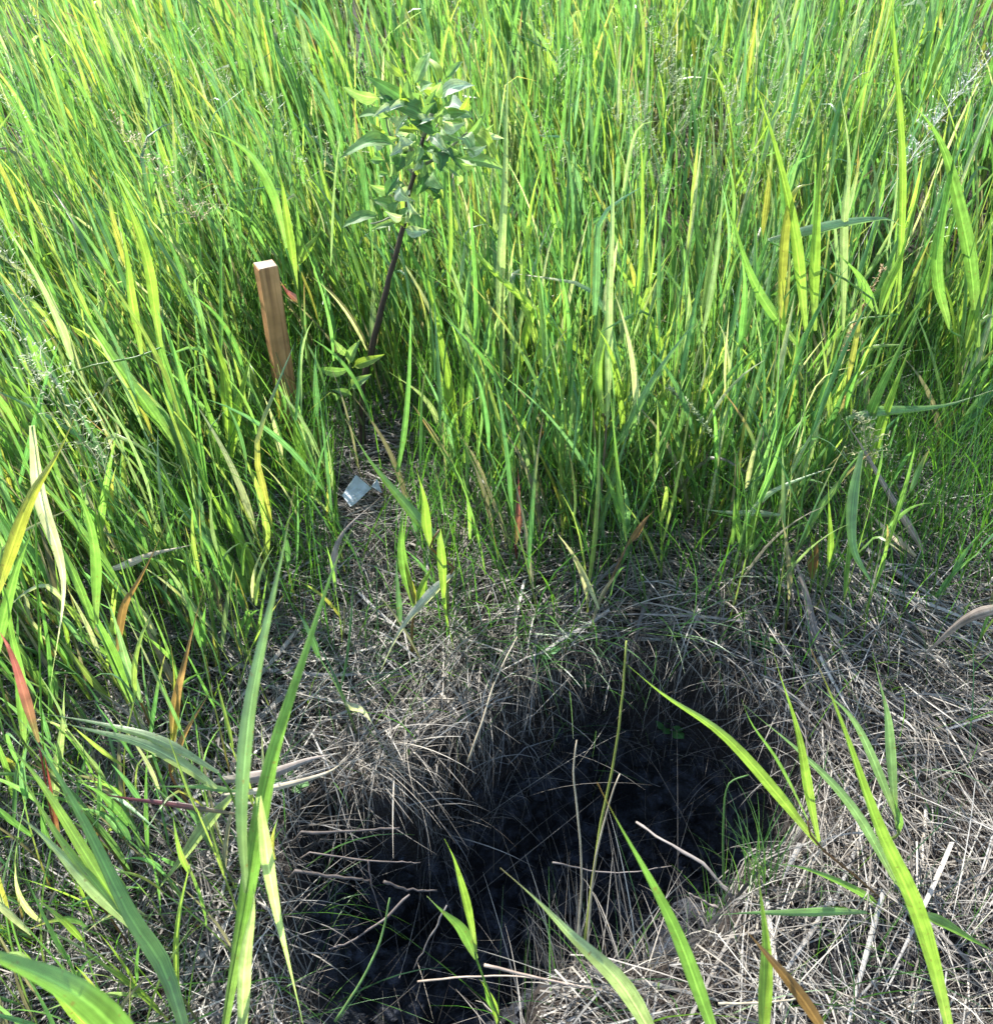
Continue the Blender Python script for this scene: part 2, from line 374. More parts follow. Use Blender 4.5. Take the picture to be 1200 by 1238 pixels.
# ------------------------------------------------------------------ tall meadow grass
def tall_grass(roots, k=7, wscale=1.0, hscale=1.0, leaves=4, across=3, vary=True, lean=1.0, rnd=.10):
    n = len(roots)
    clump = fbm(roots[:, 0], roots[:, 1], 1.1, 2)
    H = rng.uniform(.40, .74, n) * hscale * (1 + .18 * clump)
    az = rng.uniform(0, 2 * np.pi, n); t0 = np.abs(rng.normal(0, .10, n)); bend = rng.uniform(.0, .22, n)
    right = sstep(roots[:, 0], -.6, 1.2); az = np.where(rng.random(n) < .5, az, rng.normal(np.pi, .8, n))
    wind = np.stack([(-.38 + .28 * right) * lean + rng.normal(0, rnd, n), -.04 + rng.normal(0, rnd * .9, n), 0 * H], -1)
    SP, SD, SS = curves(roots, az, H, t0, bend, 6, wind=wind)
    col = shade(n)
    parts = []
    sw = np.linspace(.0042, .0022, 6)[None] * np.ones((n, 1)) * wscale
    red = (rng.random(n) < .22)[:, None, None]
    sc_ = col[:, None, :] * np.ones((1, 6, 1)); base = np.where(red, np.array([.20, .10, .05]), np.array([.15, .17, .06]))
    f_ = np.linspace(1, 0, 6)[None, :, None] ** 1.2
    sc_ = sc_ * (1 - f_) + base * f_
    parts.append((SP, SS, sw, sc_, 0.0, 2))
    for j in range(leaves):
        frac = np.clip((j + .9) / (leaves + .1) * .9 + rng.normal(0, .05, n), .06, .98) if j < leaves - 1 else np.full(n, .97)
        fi = frac * 5; i0 = np.minimum(fi.astype(int), 4); u = (fi - i0)[:, None]
        ar = np.arange(n)
        r0 = SP[ar, i0] * (1 - u) + SP[ar, i0 + 1] * u
        sdv = SD[ar, i0]
        la = az + j * np.pi + rng.normal(0, .6, n)
        L = rng.uniform(.22, .44, n) * hscale * (1.05 - .25 * (j == leaves - 1))
        t = np.abs(rng.normal(.22, .12, n)); t[:] = np.where(j == leaves - 1, t * .45, t)
        b = np.abs(rng.normal(.18, .28, n))
        kinked = rng.random(n) < .07
        ks = rng.uniform(.45, .8, n); ka = np.where(kinked, rng.uniform(.7, 1.7, n), 0)
        w2 = wind * .9 + sdv * .25 * np.array([1, 1, 0])
        P, D, S = curves(r0, la, L, t, b, k, kink=(ks, ka), wind=w2)
        ph = rng.uniform(-1.3, 1.3, n)[:, None] + rng.normal(0, .8, n)[:, None] * np.linspace(0, 1, k)[None]
        S = twist(S, D, ph)
        s = np.linspace(0, 1, k)
        prof = np.clip(np.minimum(.45 + 2.2 * s, 1) * (1 - s ** 1.7), .015, 1)
        wd = rng.uniform(.005, .014, n)[:, None] * prof[None] * wscale
        c = col * rng.uniform(.85, 1.2, (n, 1))
        yel = rng.random(n); tipc = np.where((yel < .14)[:, None], np.array([.34, .31, .12]), c * 1.05)
        tipc = np.where((yel < .04)[:, None], np.array([.30, .18, .12]), tipc)
        c = np.where(((yel > .16) & (yel < .185))[:, None], np.array([.33, .32, .09]), c)
        g = (sstep(s, .45, .95))[None, :, None]
        C = c[:, None] * (1 - g) + tipc[:, None] * g
        pale = rng.random(n) < .05
        C = np.where(pale[:, None, None], np.array([.42, .44, .30]), C)  # dead pale blades; their colour also stands in for white sheen
        if j == 0:
            dead = rng.random(n) < .35
            C = np.where(dead[:, None, None], STRAW[rng.integers(0, 4, n)][:, None] * .9, C)
        parts.append((P, S, wd, C, .45, across))
    if vary:
        allP = np.concatenate([p[0] for p in parts], 1)
        keep = ~occluded(allP)
    else: keep = np.ones(n, bool)
    return merge([ribbon_arrays(P[keep], S[keep], w[keep], c[keep], fo, ac) for P, S, w, c, fo, ac in parts])
near = scatter(7000, -2.3, 2.6, 1.0, 3.6, tall_density)
A1 = tall_grass(near, 7, 1.2)
def edge_density(x, y):
    e = 1.50 + .12 * fbm(x, y, 2, 2) + .42 * sstep(x, .30, .75) - .36 * sstep(-x, .35, .85)
    clear = np.exp(-(((x + .40) / .16) ** 2 + ((y - 2.1) / .25) ** 2))
    return sstep(y, e - .15, e + .35) * (1 - .6 * sstep(y, 2.3, 3.2)) * (1 - .8 * clear)
broad = scatter(1200, -1.9, 2.1, .85, 3.2, edge_density)
A5 = tall_grass(broad, 9, 1.4, .98, 4, lean=.7, rnd=.17)
low = scatter(520, -1.6, 1.9, .75, 2.2, lambda x, y: np.where(hsd(x, y) > -.05, 0, .25 + .75 * sstep(-x, .35, .7)) * sstep(y, 1.0, 1.4))
A6 = tall_grass(low, 8, 1.2, .55, 3, lean=.3, rnd=.24)
lowl = scatter(560, -1.5, -.32, .45, 1.7, lambda x, y: sstep(-x, .30, .62) * (.25 + .75 * sstep(fbm(x, y, 5, 2), -.3, .3)))
A7 = tall_grass(lowl, 8, 1.0, .55, 3, lean=.2, rnd=.26)
cen_ = scatter(420, -.4, .8, 1.38, 2.2, lambda x, y: .12 + .7 * sstep(y, 1.55, 1.95))
A8 = tall_grass(cen_, 9, 1.25, .85, 4, lean=.5, rnd=.16)
mid = scatter(6200, -4.6, 4.6, 3.4, 6.2, lambda x, y: .03 + .92 * sstep(fbm(x, y + 3, 2.8, 2), -.22, .12))
A2 = tall_grass(mid, 7, 2.2, 1.12, 4, 2)
sidem = np.vstack([scatter(2600, -4.6, -2.3, .2, 3.4, lambda x, y: .6 + 0 * x), scatter(2600, 2.6, 4.6, .2, 3.4, lambda x, y: .6 + 0 * x)])
A3 = tall_grass(sidem, 5, 1.5, 1.0, 3, 2, False)
far = scatter(7000, -11, 11, 6, 16, lambda x, y: .8 + 0 * x)
A4 = tall_grass(far, 5, 2.6, 1.05, 3, 2, False)
V, Fc, C, U = merge([A1, A2, A3, A4, A5, A6, A7, A8])
tag(link('tall_grass', raw_mesh('tall_grass', V, Fc, C, U, M_GRASS)), 'dense tall green meadow grass filling the back and the left', kind='stuff')

# ------------------------------------------------------------------ small loose blades: short green grass and dry straw mat
def blades(roots, Lr, tr, br, wr, cols, k=5, wind=0, tipc=None, down=None, filt=True, flat=1.3):
    n = len(roots)
    az = rng.uniform(0, 2 * np.pi, n) if down is None else down
    L = rng.uniform(*Lr, n); t = rng.uniform(*tr, n); b = rng.uniform(*br, n)
    w = np.stack([rng.normal(wind, .12, n), rng.normal(0, .12, n), 0 * L], -1)
    P, D, S = curves(roots, az, L, t, b, k, wind=w)
    S = twist(S, D, rng.uniform(-flat, flat, n)[:, None] + rng.normal(0, .6, n)[:, None] * np.linspace(0, 1, k)[None])
    s = np.linspace(0, 1, k)
    wd = rng.uniform(*wr, n)[:, None] * np.clip((1 - s ** 2.5), .1, 1)[None]
    c = cols[rng.integers(0, len(cols), n)] * rng.uniform(.7, 1.2, (n, 1))
    C = np.repeat(c[:, None], k, 1)
    if filt:
        kp = ~occluded(P); P, S, wd, C = P[kp], S[kp], wd[kp], C[kp]
    return P, S, wd, C
def settle(P, lift):
    """press a lying blade onto the ground it crosses (it may still bridge the pit's edge)"""
    z = height(P[..., 0], P[..., 1], False)
    s = hsd(P[..., 0], P[..., 1])
    rootz = height(P[:, 0, 0], P[:, 0, 1], False)[:, None]
    zg = np.where(s > -.01, np.maximum(z, rootz - .5 * np.linspace(0, 1, P.shape[1])[None] * .12), z)
    P = P.copy(); P[..., 2] = np.maximum(P[..., 2], zg + .002) * 0 + zg + lift
    return P
def green_d(x, y):
    s = hsd(x, y)
    d = .25 + .5 * sstep(fbm(x + 2, y + 7, 2.4, 3), -.3, .5)
    d = d * (1 - .55 * sstep(y, .3, 1.3) * sstep(-y, -1.9, -1.5) * sstep(x, -.25, .2))
    d = d * (.45 + .9 * sstep(-x, .25, .5)) * (.5 + .7 * sstep(fbm(x, y, 6, 2), -.3, .3))
    d = d + .12 * sstep(x, .3, .8) * sstep(y, .9, 1.5)
    return np.where(s > -.03, 0, d)
fine = scatter(34000, -1.9, 2.1, .25, 2.9, green_d)
G1 = ribbon_arrays(*blades(fine, (.08, .32), (.05, .8), (.2, 1.3), (.0012, .0034), np.array([[.055, .16, .03], [.08, .20, .03], [.045, .13, .035], [.12, .22, .03]]), 6, -.08), across=2)
fine2 = scatter(17000, -1.9, 2.1, 1.3, 3.0, lambda x, y: np.where(hsd(x, y) > -.02, 0, .75 * sstep(y, 1.28, 1.85)))
G2 = ribbon_arrays(*blades(fine2, (.25, .52), (.0, .35), (.1, 1.0), (.0018, .0040), np.array([[.055, .16, .03], [.09, .21, .03], [.05, .14, .04]]), 7, -.12), across=2)
V, Fc, C, U = merge([G1, G2])
tag(link('short_grass', raw_mesh('short_grass', V, Fc, C, U, M_GRASS)), 'thin short green grass growing up through the dry thatch', kind='stuff')

def straw_d(x, y): return np.where(hsd(x, y) + .03 * fbm(x, y, 25, 2) > -.02, 0, (.25 + .75 * sstep(fbm(x, y, 13, 3), -.35, .25)) * (1 - .93 * np.exp(-(((x - .66) / .16) ** 4 + ((y - .79) / .055) ** 4))))
def comb(r, sp=.8):
    x, y = r[:, 0], r[:, 1]
    a = -.9 + 2.6 * fbm(x + 3, y, 1.7, 2) - .5 * x + rng.normal(0, sp, len(r))
    rnd = rng.uniform(0, 6.28, len(r))
    return np.where(rng.random(len(r)) < .35, rnd, a)
sr = scatter(76000, -1.7, 1.9, .2, 2.6, straw_d); nS = len(sr)
P, S, wd, Cc = blades(sr, (.06, .26), (1.2, 1.57), (-.25, .3), (.0009, .0036), STRAW, 6, 0, filt=False, flat=1.1, down=comb(sr, .7))
ang = rng.normal(0, .7, nS)
# the mat is combed: straws lie along the slope, down towards the pit where it is near
lift = .002 + .06 * rng.random(nS) ** 2.0
P2 = settle(P, lift[:, None] + .03 * np.sin(np.linspace(0, np.pi, 6))[None] * rng.random((nS, 1)) ** 2)
over = (hsd(P[:, -1, 0], P[:, -1, 1]) > .03) | (hsd(P[:, 3, 0], P[:, 3, 1]) > .005)
over |= (hsd(P[..., 0], P[..., 1]).max(1) > .045)
P2, S, wd, Cc = P2[~over], S[~over], wd[~over], Cc[~over]
S1 = ribbon_arrays(P2, S, wd, Cc, across=2)
# upright stubble and tangled dry blades
st = scatter(15000, -1.7, 1.9, .2, 2.7, lambda x, y: .9 * straw_d(x, y))
B = blades(st, (.05, .22), (.3, 1.4), (.2, 2.0), (.001, .0032), STRAW, 7, 0, down=comb(st, 1.1))
kp = hsd(B[0][..., 0], B[0][..., 1]).max(1) < .04; B = tuple(q_[kp] for q_ in B)
S2 = ribbon_arrays(*B, across=2)
# thatch fringe hanging over the pit's edge
m = 1500
t = rng.integers(0, len(RIMW), m); u = rng.random((m, 1))
pr = RIMW[t] * (1 - u) + RIMW[(t + 1) % len(RIMW)] * u
cen = np.array([.06, .98]); inw = cen - pr; inw /= np.linalg.norm(inw, axis=1, keepdims=True)
pr = pr - inw * rng.uniform(.02, .13, (m, 1))
pr = pr[fbm(pr[:, 0], pr[:, 1], 9, 2) > -.1 + rng.normal(0, .1, len(pr))]; inw = cen - pr; m = len(pr)
rt = np.stack([pr[:, 0], pr[:, 1], height(pr[:, 0], pr[:, 1], False) + .01], -1)
azi = np.arctan2(inw[:, 1], inw[:, 0]) + rng.normal(0, .95, m)
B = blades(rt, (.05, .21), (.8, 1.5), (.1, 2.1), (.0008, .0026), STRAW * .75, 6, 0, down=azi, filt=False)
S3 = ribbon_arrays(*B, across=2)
# long lying reed remains, wide, grey
lr = scatter(1300, -1.6, 1.9, .3, 2.5, straw_d)
B = blades(lr, (.12, .40), (1.3, 1.57), (-.2, .2), (.004, .0105), STRAW * 1.1 + .03, 8, 0, filt=False, flat=.8, down=comb(lr, .5))
nb = len(B[0]); Pl = settle(B[0], (.02 + .045 * rng.random((nb, 1))))
kp = hsd(Pl[:, -1, 0], Pl[:, -1, 1]) < .05
S4 = ribbon_arrays(Pl[kp], B[1][kp], B[2][kp], B[3][kp], .2, 3)
V, Fc, C, U = merge([S1, S2, S3, S4])
tag(link('dry_thatch', raw_mesh('dry_thatch', V, Fc, C, U, M_STRAW)), 'matted grey-brown dead grass covering the ground round the pit', kind='stuff')
# straws and roots fallen into the pit
pitr = scatter(1500, -.35, .5, .4, 1.45, lambda x, y: np.where(hsd(x, y) > .02, .5, 0))
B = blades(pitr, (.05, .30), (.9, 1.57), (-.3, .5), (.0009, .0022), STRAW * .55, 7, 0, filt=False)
Pp = B[0].copy(); zg = height(Pp[..., 0], Pp[..., 1], True) + .004
Pp[..., 2] = np.maximum(Pp[..., 2] + .01, zg)
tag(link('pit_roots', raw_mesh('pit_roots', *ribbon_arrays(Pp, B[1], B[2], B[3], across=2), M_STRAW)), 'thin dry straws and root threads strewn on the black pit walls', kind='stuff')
# fringe of roots and drooping straw below the far rim
m = 850
fr = [Gd(x, y)[:2] for x, y in [(528, 975), (532, 925), (590, 905), (640, 862), (690, 832), (740, 815), (800, 830), (880, 855), (935, 900)]]
fr = np.array(fr); t = rng.integers(0, len(fr) - 1, m); u = rng.random((m, 1)); pr = fr[t] * (1 - u) + fr[t + 1] * u
pr = pr + np.stack([rng.normal(0, .01, m), rng.uniform(-.02, .09, m)], -1)
rt = np.stack([pr[:, 0], pr[:, 1], height(pr[:, 0], pr[:, 1], False) + .012 + .02 * rng.random(m)], -1)
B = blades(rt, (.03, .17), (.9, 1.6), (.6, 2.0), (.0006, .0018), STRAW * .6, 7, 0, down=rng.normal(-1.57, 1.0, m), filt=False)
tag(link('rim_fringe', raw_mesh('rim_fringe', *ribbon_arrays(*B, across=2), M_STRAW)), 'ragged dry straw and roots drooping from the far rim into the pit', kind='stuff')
# sprays: a straw tussock hanging over the left shelf, stubble on the near rim, wiry green blades round the hole
def spray(n, px, py, rx, ry, Lr, azm, azs, tr, br, wr, cols, lift=.02, m_=M_STRAW, name='straw_tussock', label=''):
    c = Gd(px, py)
    r_ = np.stack([rng.normal(c[0], rx, n), rng.normal(c[1], ry, n), np.zeros(n)], -1)
    r_[:, 2] = height(r_[:, 0], r_[:, 1], False) + lift * rng.random(n)
    B = blades(r_, Lr, tr, br, wr, cols, 8, 0, down=rng.normal(azm, azs, n), filt=False)
    tag(link(name, raw_mesh(name, *ribbon_arrays(*B, across=2), m_)), label, kind='stuff')
GF = np.array([[.07, .18, .04], [.10, .22, .05], [.06, .15, .05]])
spray(120, 450, 915, .06, .035, (.08, .26), -.6, .9, (.7, 1.5), (.1, 1.0), (.0009, .0026), STRAW[:5] * 1.1, .05, label='dry straw tussock spilling over the left shelf of the pit')
spray(80, 700, 1170, .05, .02, (.10, .30), 1.9, .7, (.1, .9), (-.1, .6), (.001, .0028), STRAW[:4] * 1.1, .02, label='upright straw stubble on the near rim of the pit')
spray(22, 665, 1180, .10, .03, (.12, .30), 2.0, .6, (.1, .8), (.0, .9), (.0012, .0028), GF, .02, M_GRASS, 'wiry_grass', 'thin green blades rising from the near rim of the pit')
spray(60, 905, 1075, .03, .03, (.08, .24), 2.0, .9, (.0, .5), (.1, 1.6), (.0016, .0030), GF, .02, M_GRASS, 'wiry_grass', 'wiry green grass on the right rim of the pit')
spray(230, 640, 790, .22, .05, (.10, .32), -1.8, 1.1, (.3, 1.2), (.2, 1.6), (.0012, .0030), GF, .03, M_GRASS, 'wiry_grass', 'wiry green grass hanging above the far rim of the pit')
spray(36, 372, 1080, .03, .12, (.08, .26), 0, 1.0, (.3, 1.2), (.2, 1.6), (.0012, .0028), GF, .02, M_GRASS, 'wiry_grass', 'wiry green grass along the left rim of the pit')
lg = scatter(2600, -1.3, 1.5, .4, 2.1, straw_d)
B = blades(lg, (.18, .45), (1.25, 1.52), (-.15, .25), (.0010, .0026), STRAW[:6] * 1.15, 8, 0, filt=False, flat=.9, down=comb(lg, .8))
Pq = settle(B[0], .03 + .05 * rng.random((len(B[0]), 1)) + .03 * np.linspace(0, 1, 8)[None] * rng.random((len(B[0]), 1)))
kp = hsd(Pq[..., 0], Pq[..., 1]).max(1) < .01
tag(link('long_straws', raw_mesh('long_straws', *ribbon_arrays(Pq[kp], B[1][kp], B[2][kp], B[3][kp], across=2), M_STRAW)), 'long loose straws lying over the thatch', kind='stuff')
lp = scatter(260, -.4, .5, .5, 1.4, lambda x, y: np.where(hsd(x, y) > -.02, .8, 0))
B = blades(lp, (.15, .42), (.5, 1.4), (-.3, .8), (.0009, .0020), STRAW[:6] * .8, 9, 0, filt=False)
Pq = B[0]; Pq[..., 2] = np.maximum(Pq[..., 2] + .02, height(Pq[..., 0], Pq[..., 1], True) + .006)
kp = np.abs(np.diff(Pq[..., 2], axis=1)).max(1) < .06
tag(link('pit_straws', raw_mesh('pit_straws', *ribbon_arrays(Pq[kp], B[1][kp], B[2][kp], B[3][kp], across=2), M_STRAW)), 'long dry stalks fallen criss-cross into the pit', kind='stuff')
# crumbs and clods of peat
def clods(pts, r):
    me0 = []
    ph = (1 + 5 ** .5) / 2
    iv = np.array([(-1, ph, 0), (1, ph, 0), (-1, -ph, 0), (1, -ph, 0), (0, -1, ph), (0, 1, ph), (0, -1, -ph), (0, 1, -ph), (ph, 0, -1), (ph, 0, 1), (-ph, 0, -1), (-ph, 0, 1)], float)
    iv /= np.linalg.norm(iv[0])
    fi = [(0, 11, 5), (0, 5, 1), (0, 1, 7), (0, 7, 10), (0, 10, 11), (1, 5, 9), (5, 11, 4), (11, 10, 2), (10, 7, 6), (7, 1, 8), (3, 9, 4), (3, 4, 2), (3, 2, 6), (3, 6, 8), (3, 8, 9), (4, 9, 5), (2, 4, 11), (6, 2, 10), (8, 6, 7), (9, 8, 1)]
    vs_ = list(iv); cache = {}; f2 = []
    def mid(a_, b_):
        k_ = (min(a_, b_), max(a_, b_))
        if k_ not in cache:
            p = vs_[a_] + vs_[b_]; vs_.append(p / np.linalg.norm(p)); cache[k_] = len(vs_) - 1
        return cache[k_]
    for a_, b_, c_ in fi:
        x_, y_, z_ = mid(a_, b_), mid(b_, c_), mid(c_, a_); f2 += [(a_, x_, z_), (b_, y_, x_), (c_, z_, y_), (x_, y_, z_)]
    iv = np.array(vs_); f2 = np.array(f2); n = len(pts); k = len(iv)
    sc3 = rng.uniform(.55, 1.25, (n, 1, 3)); off = rng.uniform(.72, 1.2, (n, k, 1))
    V = pts[:, None, :] + iv[None] * r[:, None, None] * sc3 * off
    return V.reshape(-1, 3), (f2[None] + (np.arange(n) * k)[:, None, None]).reshape(-1, 3)
cl = scatter(4200, -.4, .55, .4, 1.5, lambda x, y: np.where(hsd(x, y) > -.01, .6, 0))
cl[:, 2] = height(cl[:, 0], cl[:, 1], True)
V, f = clods(cl, rng.uniform(.003, .007, len(cl)) + .026 * rng.random(len(cl)) ** 5)
cme = raw_mesh('soil_crumbs', V, f, m=M_SOIL); cme.polygons.foreach_set('use_smooth', np.zeros(len(f), bool))
a = cme.attributes.new('pit', 'FLOAT', 'POINT'); a.data.foreach_set('value', np.ones(len(V), np.float32))
tag(link('soil_crumbs', cme), 'crumbs and clods of black peat in the pit', kind='stuff')
cl = np.concatenate([np.stack([rng.normal(.66, .12, 500), rng.normal(.79, .04, 500)], -1), np.stack([rng.normal(.40, .12, 160), rng.normal(.64, .05, 160)], -1), np.stack([rng.normal(.15, .3, 300), rng.normal(1.4, .08, 300)], -1)])
cl = np.column_stack([cl, height(cl[:, 0], cl[:, 1], True) + .002]); V, f = clods(cl, rng.uniform(.002, .006, len(cl)) + .012 * rng.random(len(cl)) ** 5)
cme = raw_mesh('soil_crumbs', V, f, m=M_SOIL)
a = cme.attributes.new('pit', 'FLOAT', 'POINT'); a.data.foreach_set('value', np.repeat(rng.random(len(cl)) * .7 + .2, 42).astype(np.float32))
tag(link('loose_soil', cme), 'loose dark brown soil crumbs thrown out beside the pit', kind='stuff')
#PART2
# ------------------------------------------------------------------ single things traced at their own distance
COL = dict(g=(.17, .32, .08), y=(.24, .37, .07), b=(.17, .28, .15), p=(.34, .43, .23), d=(.045, .12, .03), s=(.42, .35, .24), k=(.28, .23, .19),
           o=(.30, .17, .10), r=(.33, .10, .13), m=(.20, .04, .05), w=(.50, .50, .42), n=(.22, .12, .06), Y=(.32, .33, .07))
def add_leaf(parent, spec, Y0, name='leaf', origin=None):
    """spec: (colour[>tip colour], width px, dY at the tip, twist, [(px,py), ...] base to tip)"""
    cs, wpx, dY, tw, pts = spec
    n = len(pts)
    cum = np.concatenate([[0], np.cumsum(np.hypot(*np.diff(np.array(pts, float), axis=0).T))]); cum /= cum[-1]
    P = np.array([W(px, py, Y0 + dY * c) for (px, py), c in zip(pts, cum)])
    k = 18 if wpx > 7 else 12
    P = splin(P, k)
    z = height(P[:, 0], P[:, 1], True) + .004
    P[:, 2] = np.maximum(P[:, 2], z)
    wm = wpx * depth(P[k // 2]) / F
    s = np.linspace(0, 1, k)
    prof = np.clip(np.minimum(.32 + 2.6 * s, 1) * (1 - sstep(s, .1, 1.0) ** 1.15), .03, 1) * 1.12
    if len(spec) > 4 and name == 'blade_cut': prof = np.ones(k)
    T = np.gradient(P, axis=0); T /= np.linalg.norm(T, axis=1, keepdims=True)
    view = P - np.array([0, 0, CZ]); view /= np.linalg.norm(view, axis=1, keepdims=True)
    S = np.cross(T, view); S /= np.linalg.norm(S, axis=1, keepdims=True) + 1e-9
    ph = np.linspace(tw * .3, tw, k) + .12 * np.sin(s * 7 + tw * 5)
    Nn = np.cross(S, T); S = S * np.cos(ph)[:, None] + Nn * np.sin(ph)[:, None]
    P += S * (.08 * wm * np.sin(s * 9 + wpx))[:, None]
    a, _, b = cs.partition('>')
    a = np.array(COL[a]) * random.uniform(.9, 1.1); b = np.array(COL[b or cs[0]])
    g = sstep(s, .80, 1.)[:, None]; C = a * (1 - g) + b * g
    if cs[0] in 'orm': C = C * (1 - .45 * (1 - sstep(s, .0, .55)))[:, None] + np.array([.12, .17, .05]) * (.45 * (1 - sstep(s, .0, .55)))[:, None]; C = C * (1 - .4 * (fbm(s * 9, s * 0 + wpx, 1.0, 2) > .12))[:, None]
    C = C * (1 + .30 * fbm(s * 6 + wpx, s * 0 + pts[0][0], 1.0, 3))[:, None]; C[:3] = C[:3] * .75 + np.array([.25, .28, .14]) * .25
    V, f, CC, U = ribbon_arrays(P[None], S[None], (prof * wm)[None], C[None], .62, 3)
    dry = a[1] < a[0] * 1.0 and cs[0] in 'skw'
    if origin is not None: V = V - origin
    o = link(name, raw_mesh(name, V, f, CC, U, M_STRAW if dry else M_GRASS), parent)
    return o, P
def shoot(label, Y, specs, name='grass_shoot', cat='grass shoot', group='tall broad-bladed grass shoots', stem='g', root=None, sw=4.0):
    base = W(*specs[0][4][0], Y)
    rx, ry = (base[0] + random.uniform(-.02, .02), Y + random.uniform(0, .03)) if root is None else root
    org = np.array([rx, ry, hz(rx, ry)])
    e = link(name, None, None, org); tag(e, label, cat, group)
    tops = []
    for sp_ in specs:
        o, P = add_leaf(e, sp_, Y, 'leaf', org)
        tops.append(P[0])
    if base[2] > org[2] + .01:
        tops.sort(key=lambda q: q[2])
        mid_ = (org + tops[0]) / 2 + np.array([random.uniform(-.01, .01), .004, 0])
        chain = [org - [0, 0, .01], mid_] + [q for i, q in enumerate(tops) if i == 0 or q[2] > tops[i - 1][2] + .012]
        P = splin(chain, 12)
        c = np.array(COL[stem]); s = np.linspace(0, 1, 12)[:, None]
        C = np.array([.16, .13, .06]) * (1 - s) + c * s
        rr = np.linspace(sw * .5, sw * .3, 12) * depth(P[-1]) / F
        V, f, CC, U = tube_arrays(P, rr, C, 6); link('stem', raw_mesh('stem', V - org, f, CC, U, M_GRASS), e)
    return e
def single(name, label, cat, Y, spec, group=None):
    """one loose fallen blade or leaf: a single mesh with its own origin"""
    o, P = add_leaf(None, spec, Y, name)
    c = P[0].copy(); me_ = o.data
    co = np.empty(len(me_.vertices) * 3, np.float32); me_.vertices.foreach_get('co', co)
    co = co.reshape(-1, 3) - c; me_.vertices.foreach_set('co', co.astype(np.float32).ravel()); me_.update(); o.location = c
    return tag(o, label, cat, group)

# --- near blades crossing the foreground
shoot('very broad bright green blade cutting across the bottom left corner', .27, [('g', 38, .02, .5, [(215, 1330), (120, 1225), (0, 1160), (-90, 1115)])])
shoot('long green blade arching from the bottom edge to the left edge below the red leaf', .42, [('g>b', 21, .25, .5, [(240, 1300), (200, 1180), (157, 1110), (100, 990), (55, 915), (22, 870)])])
shoot('tallest foreground shoot left of the pit with a bright blade and a grey-blue blade', .46, [
    ('g>y', 23, .12, .6, [(262, 1290), (290, 1120), (312, 1000), (332, 900), (366, 790), (400, 690), (426, 640)]),
    ('b>k', 18, .18, -.5, [(297, 1080), (294, 990), (301, 880), (312, 800), (328, 725), (345, 655), (357, 590)]),
    ('p', 17, .0, .3, [(288, 1290), (296, 1180), (303, 1110), (308, 1065)]),
    ('p>g', 14, .02, .4, [(312, 965), (328, 1060), (345, 1150), (372, 1260)])])
shoot('tall blade rising from the bottom right corner with a pinkish dry tip', .46, [('y>o', 22, .12, .75, [(1158, 1290), (1112, 1120), (1062, 1000), (1018, 880), (979, 785)])])
shoot('short upright blade on the bottom edge right of the centre', .44, [('y', 19, .03, .9, [(924, 1290), (923, 1180), (921, 1110), (917, 1043)])])
shoot('straight bright green blade slanting up over the lower right of the pit', .46, [('g>n', 19, .08, .4, [(880, 1295), (832, 1165), (780, 1055), (722, 946)])])
shoot('pale green blade slanting up over the bottom centre of the pit', .45, [('p>s', 22, .08, .3, [(808, 1295), (750, 1190), (680, 1120), (604, 1050)])])
shoot('dull olive blade with a reddish tip at the bottom right of the centre', .40, [('n>o', 15, .05, .3, [(1010, 1270), (945, 1175), (893, 1118)])])
shoot('small bright two-bladed shoot standing in the near end of the pit', .60, [
    ('y', 10, .02, .6, [(575, 1152), (562, 1085), (550, 1045), (537, 1014)]), ('g>p', 14, .02, .3, [(577, 1160), (552, 1118), (515, 1084)]),
    ('y', 9, .0, .5, [(602, 1240), (592, 1205), (579, 1184)]), ('g', 6, .0, .7, [(600, 1225), (588, 1205), (583, 1178)])])
shoot('forked yellow-green shoot leaning over the right rim of the pit', .84, [
    ('y', 14, .05, .4, [(990, 1022), (940, 962), (872, 888), (803, 840), (758, 805)]), ('y', 12, .04, .6, [(989, 1018), (966, 900), (934, 784)]),
    ('g', 4, .03, .4, [(976, 992), (940, 920), (908, 875), (896, 845)]), ('g', 9, -.02, .3, [(1075, 1112), (1040, 1080), (980, 1052), (920, 1043)])], root=(.37, .78), stem='n')
shoot('blue-green arching blade behind the forked shoot at right', .86, [('b', 12, .06, .4, [(1092, 1085), (1036, 984), (966, 910), (900, 852)])])
shoot('blue-green shoot with two upright blades at the right near the rim', .92, [
    ('b>g', 12, .05, .5, [(1083, 1000), (1076, 900), (1068, 850), (1055, 788)]), ('b', 11, .04, .3, [(1085, 995), (1040, 885), (985, 826)]),
    ('g', 8, .0, .3, [(1086, 1010), (1086, 985), (1078, 958)])])
single('green_reed', 'green blade lying level over the thatch at the lower right of the pit', 'grass blade', .74, ('g', 10, .0, .3, [(1048, 1104), (950, 1103), (850, 1108)]))
single('green_reed', 'green blade drooping towards the right edge beside the tall pink-tipped blade', 'grass blade', .66, ('g', 12, .0, .3, [(1112, 1103), (1160, 1126), (1215, 1160)]))
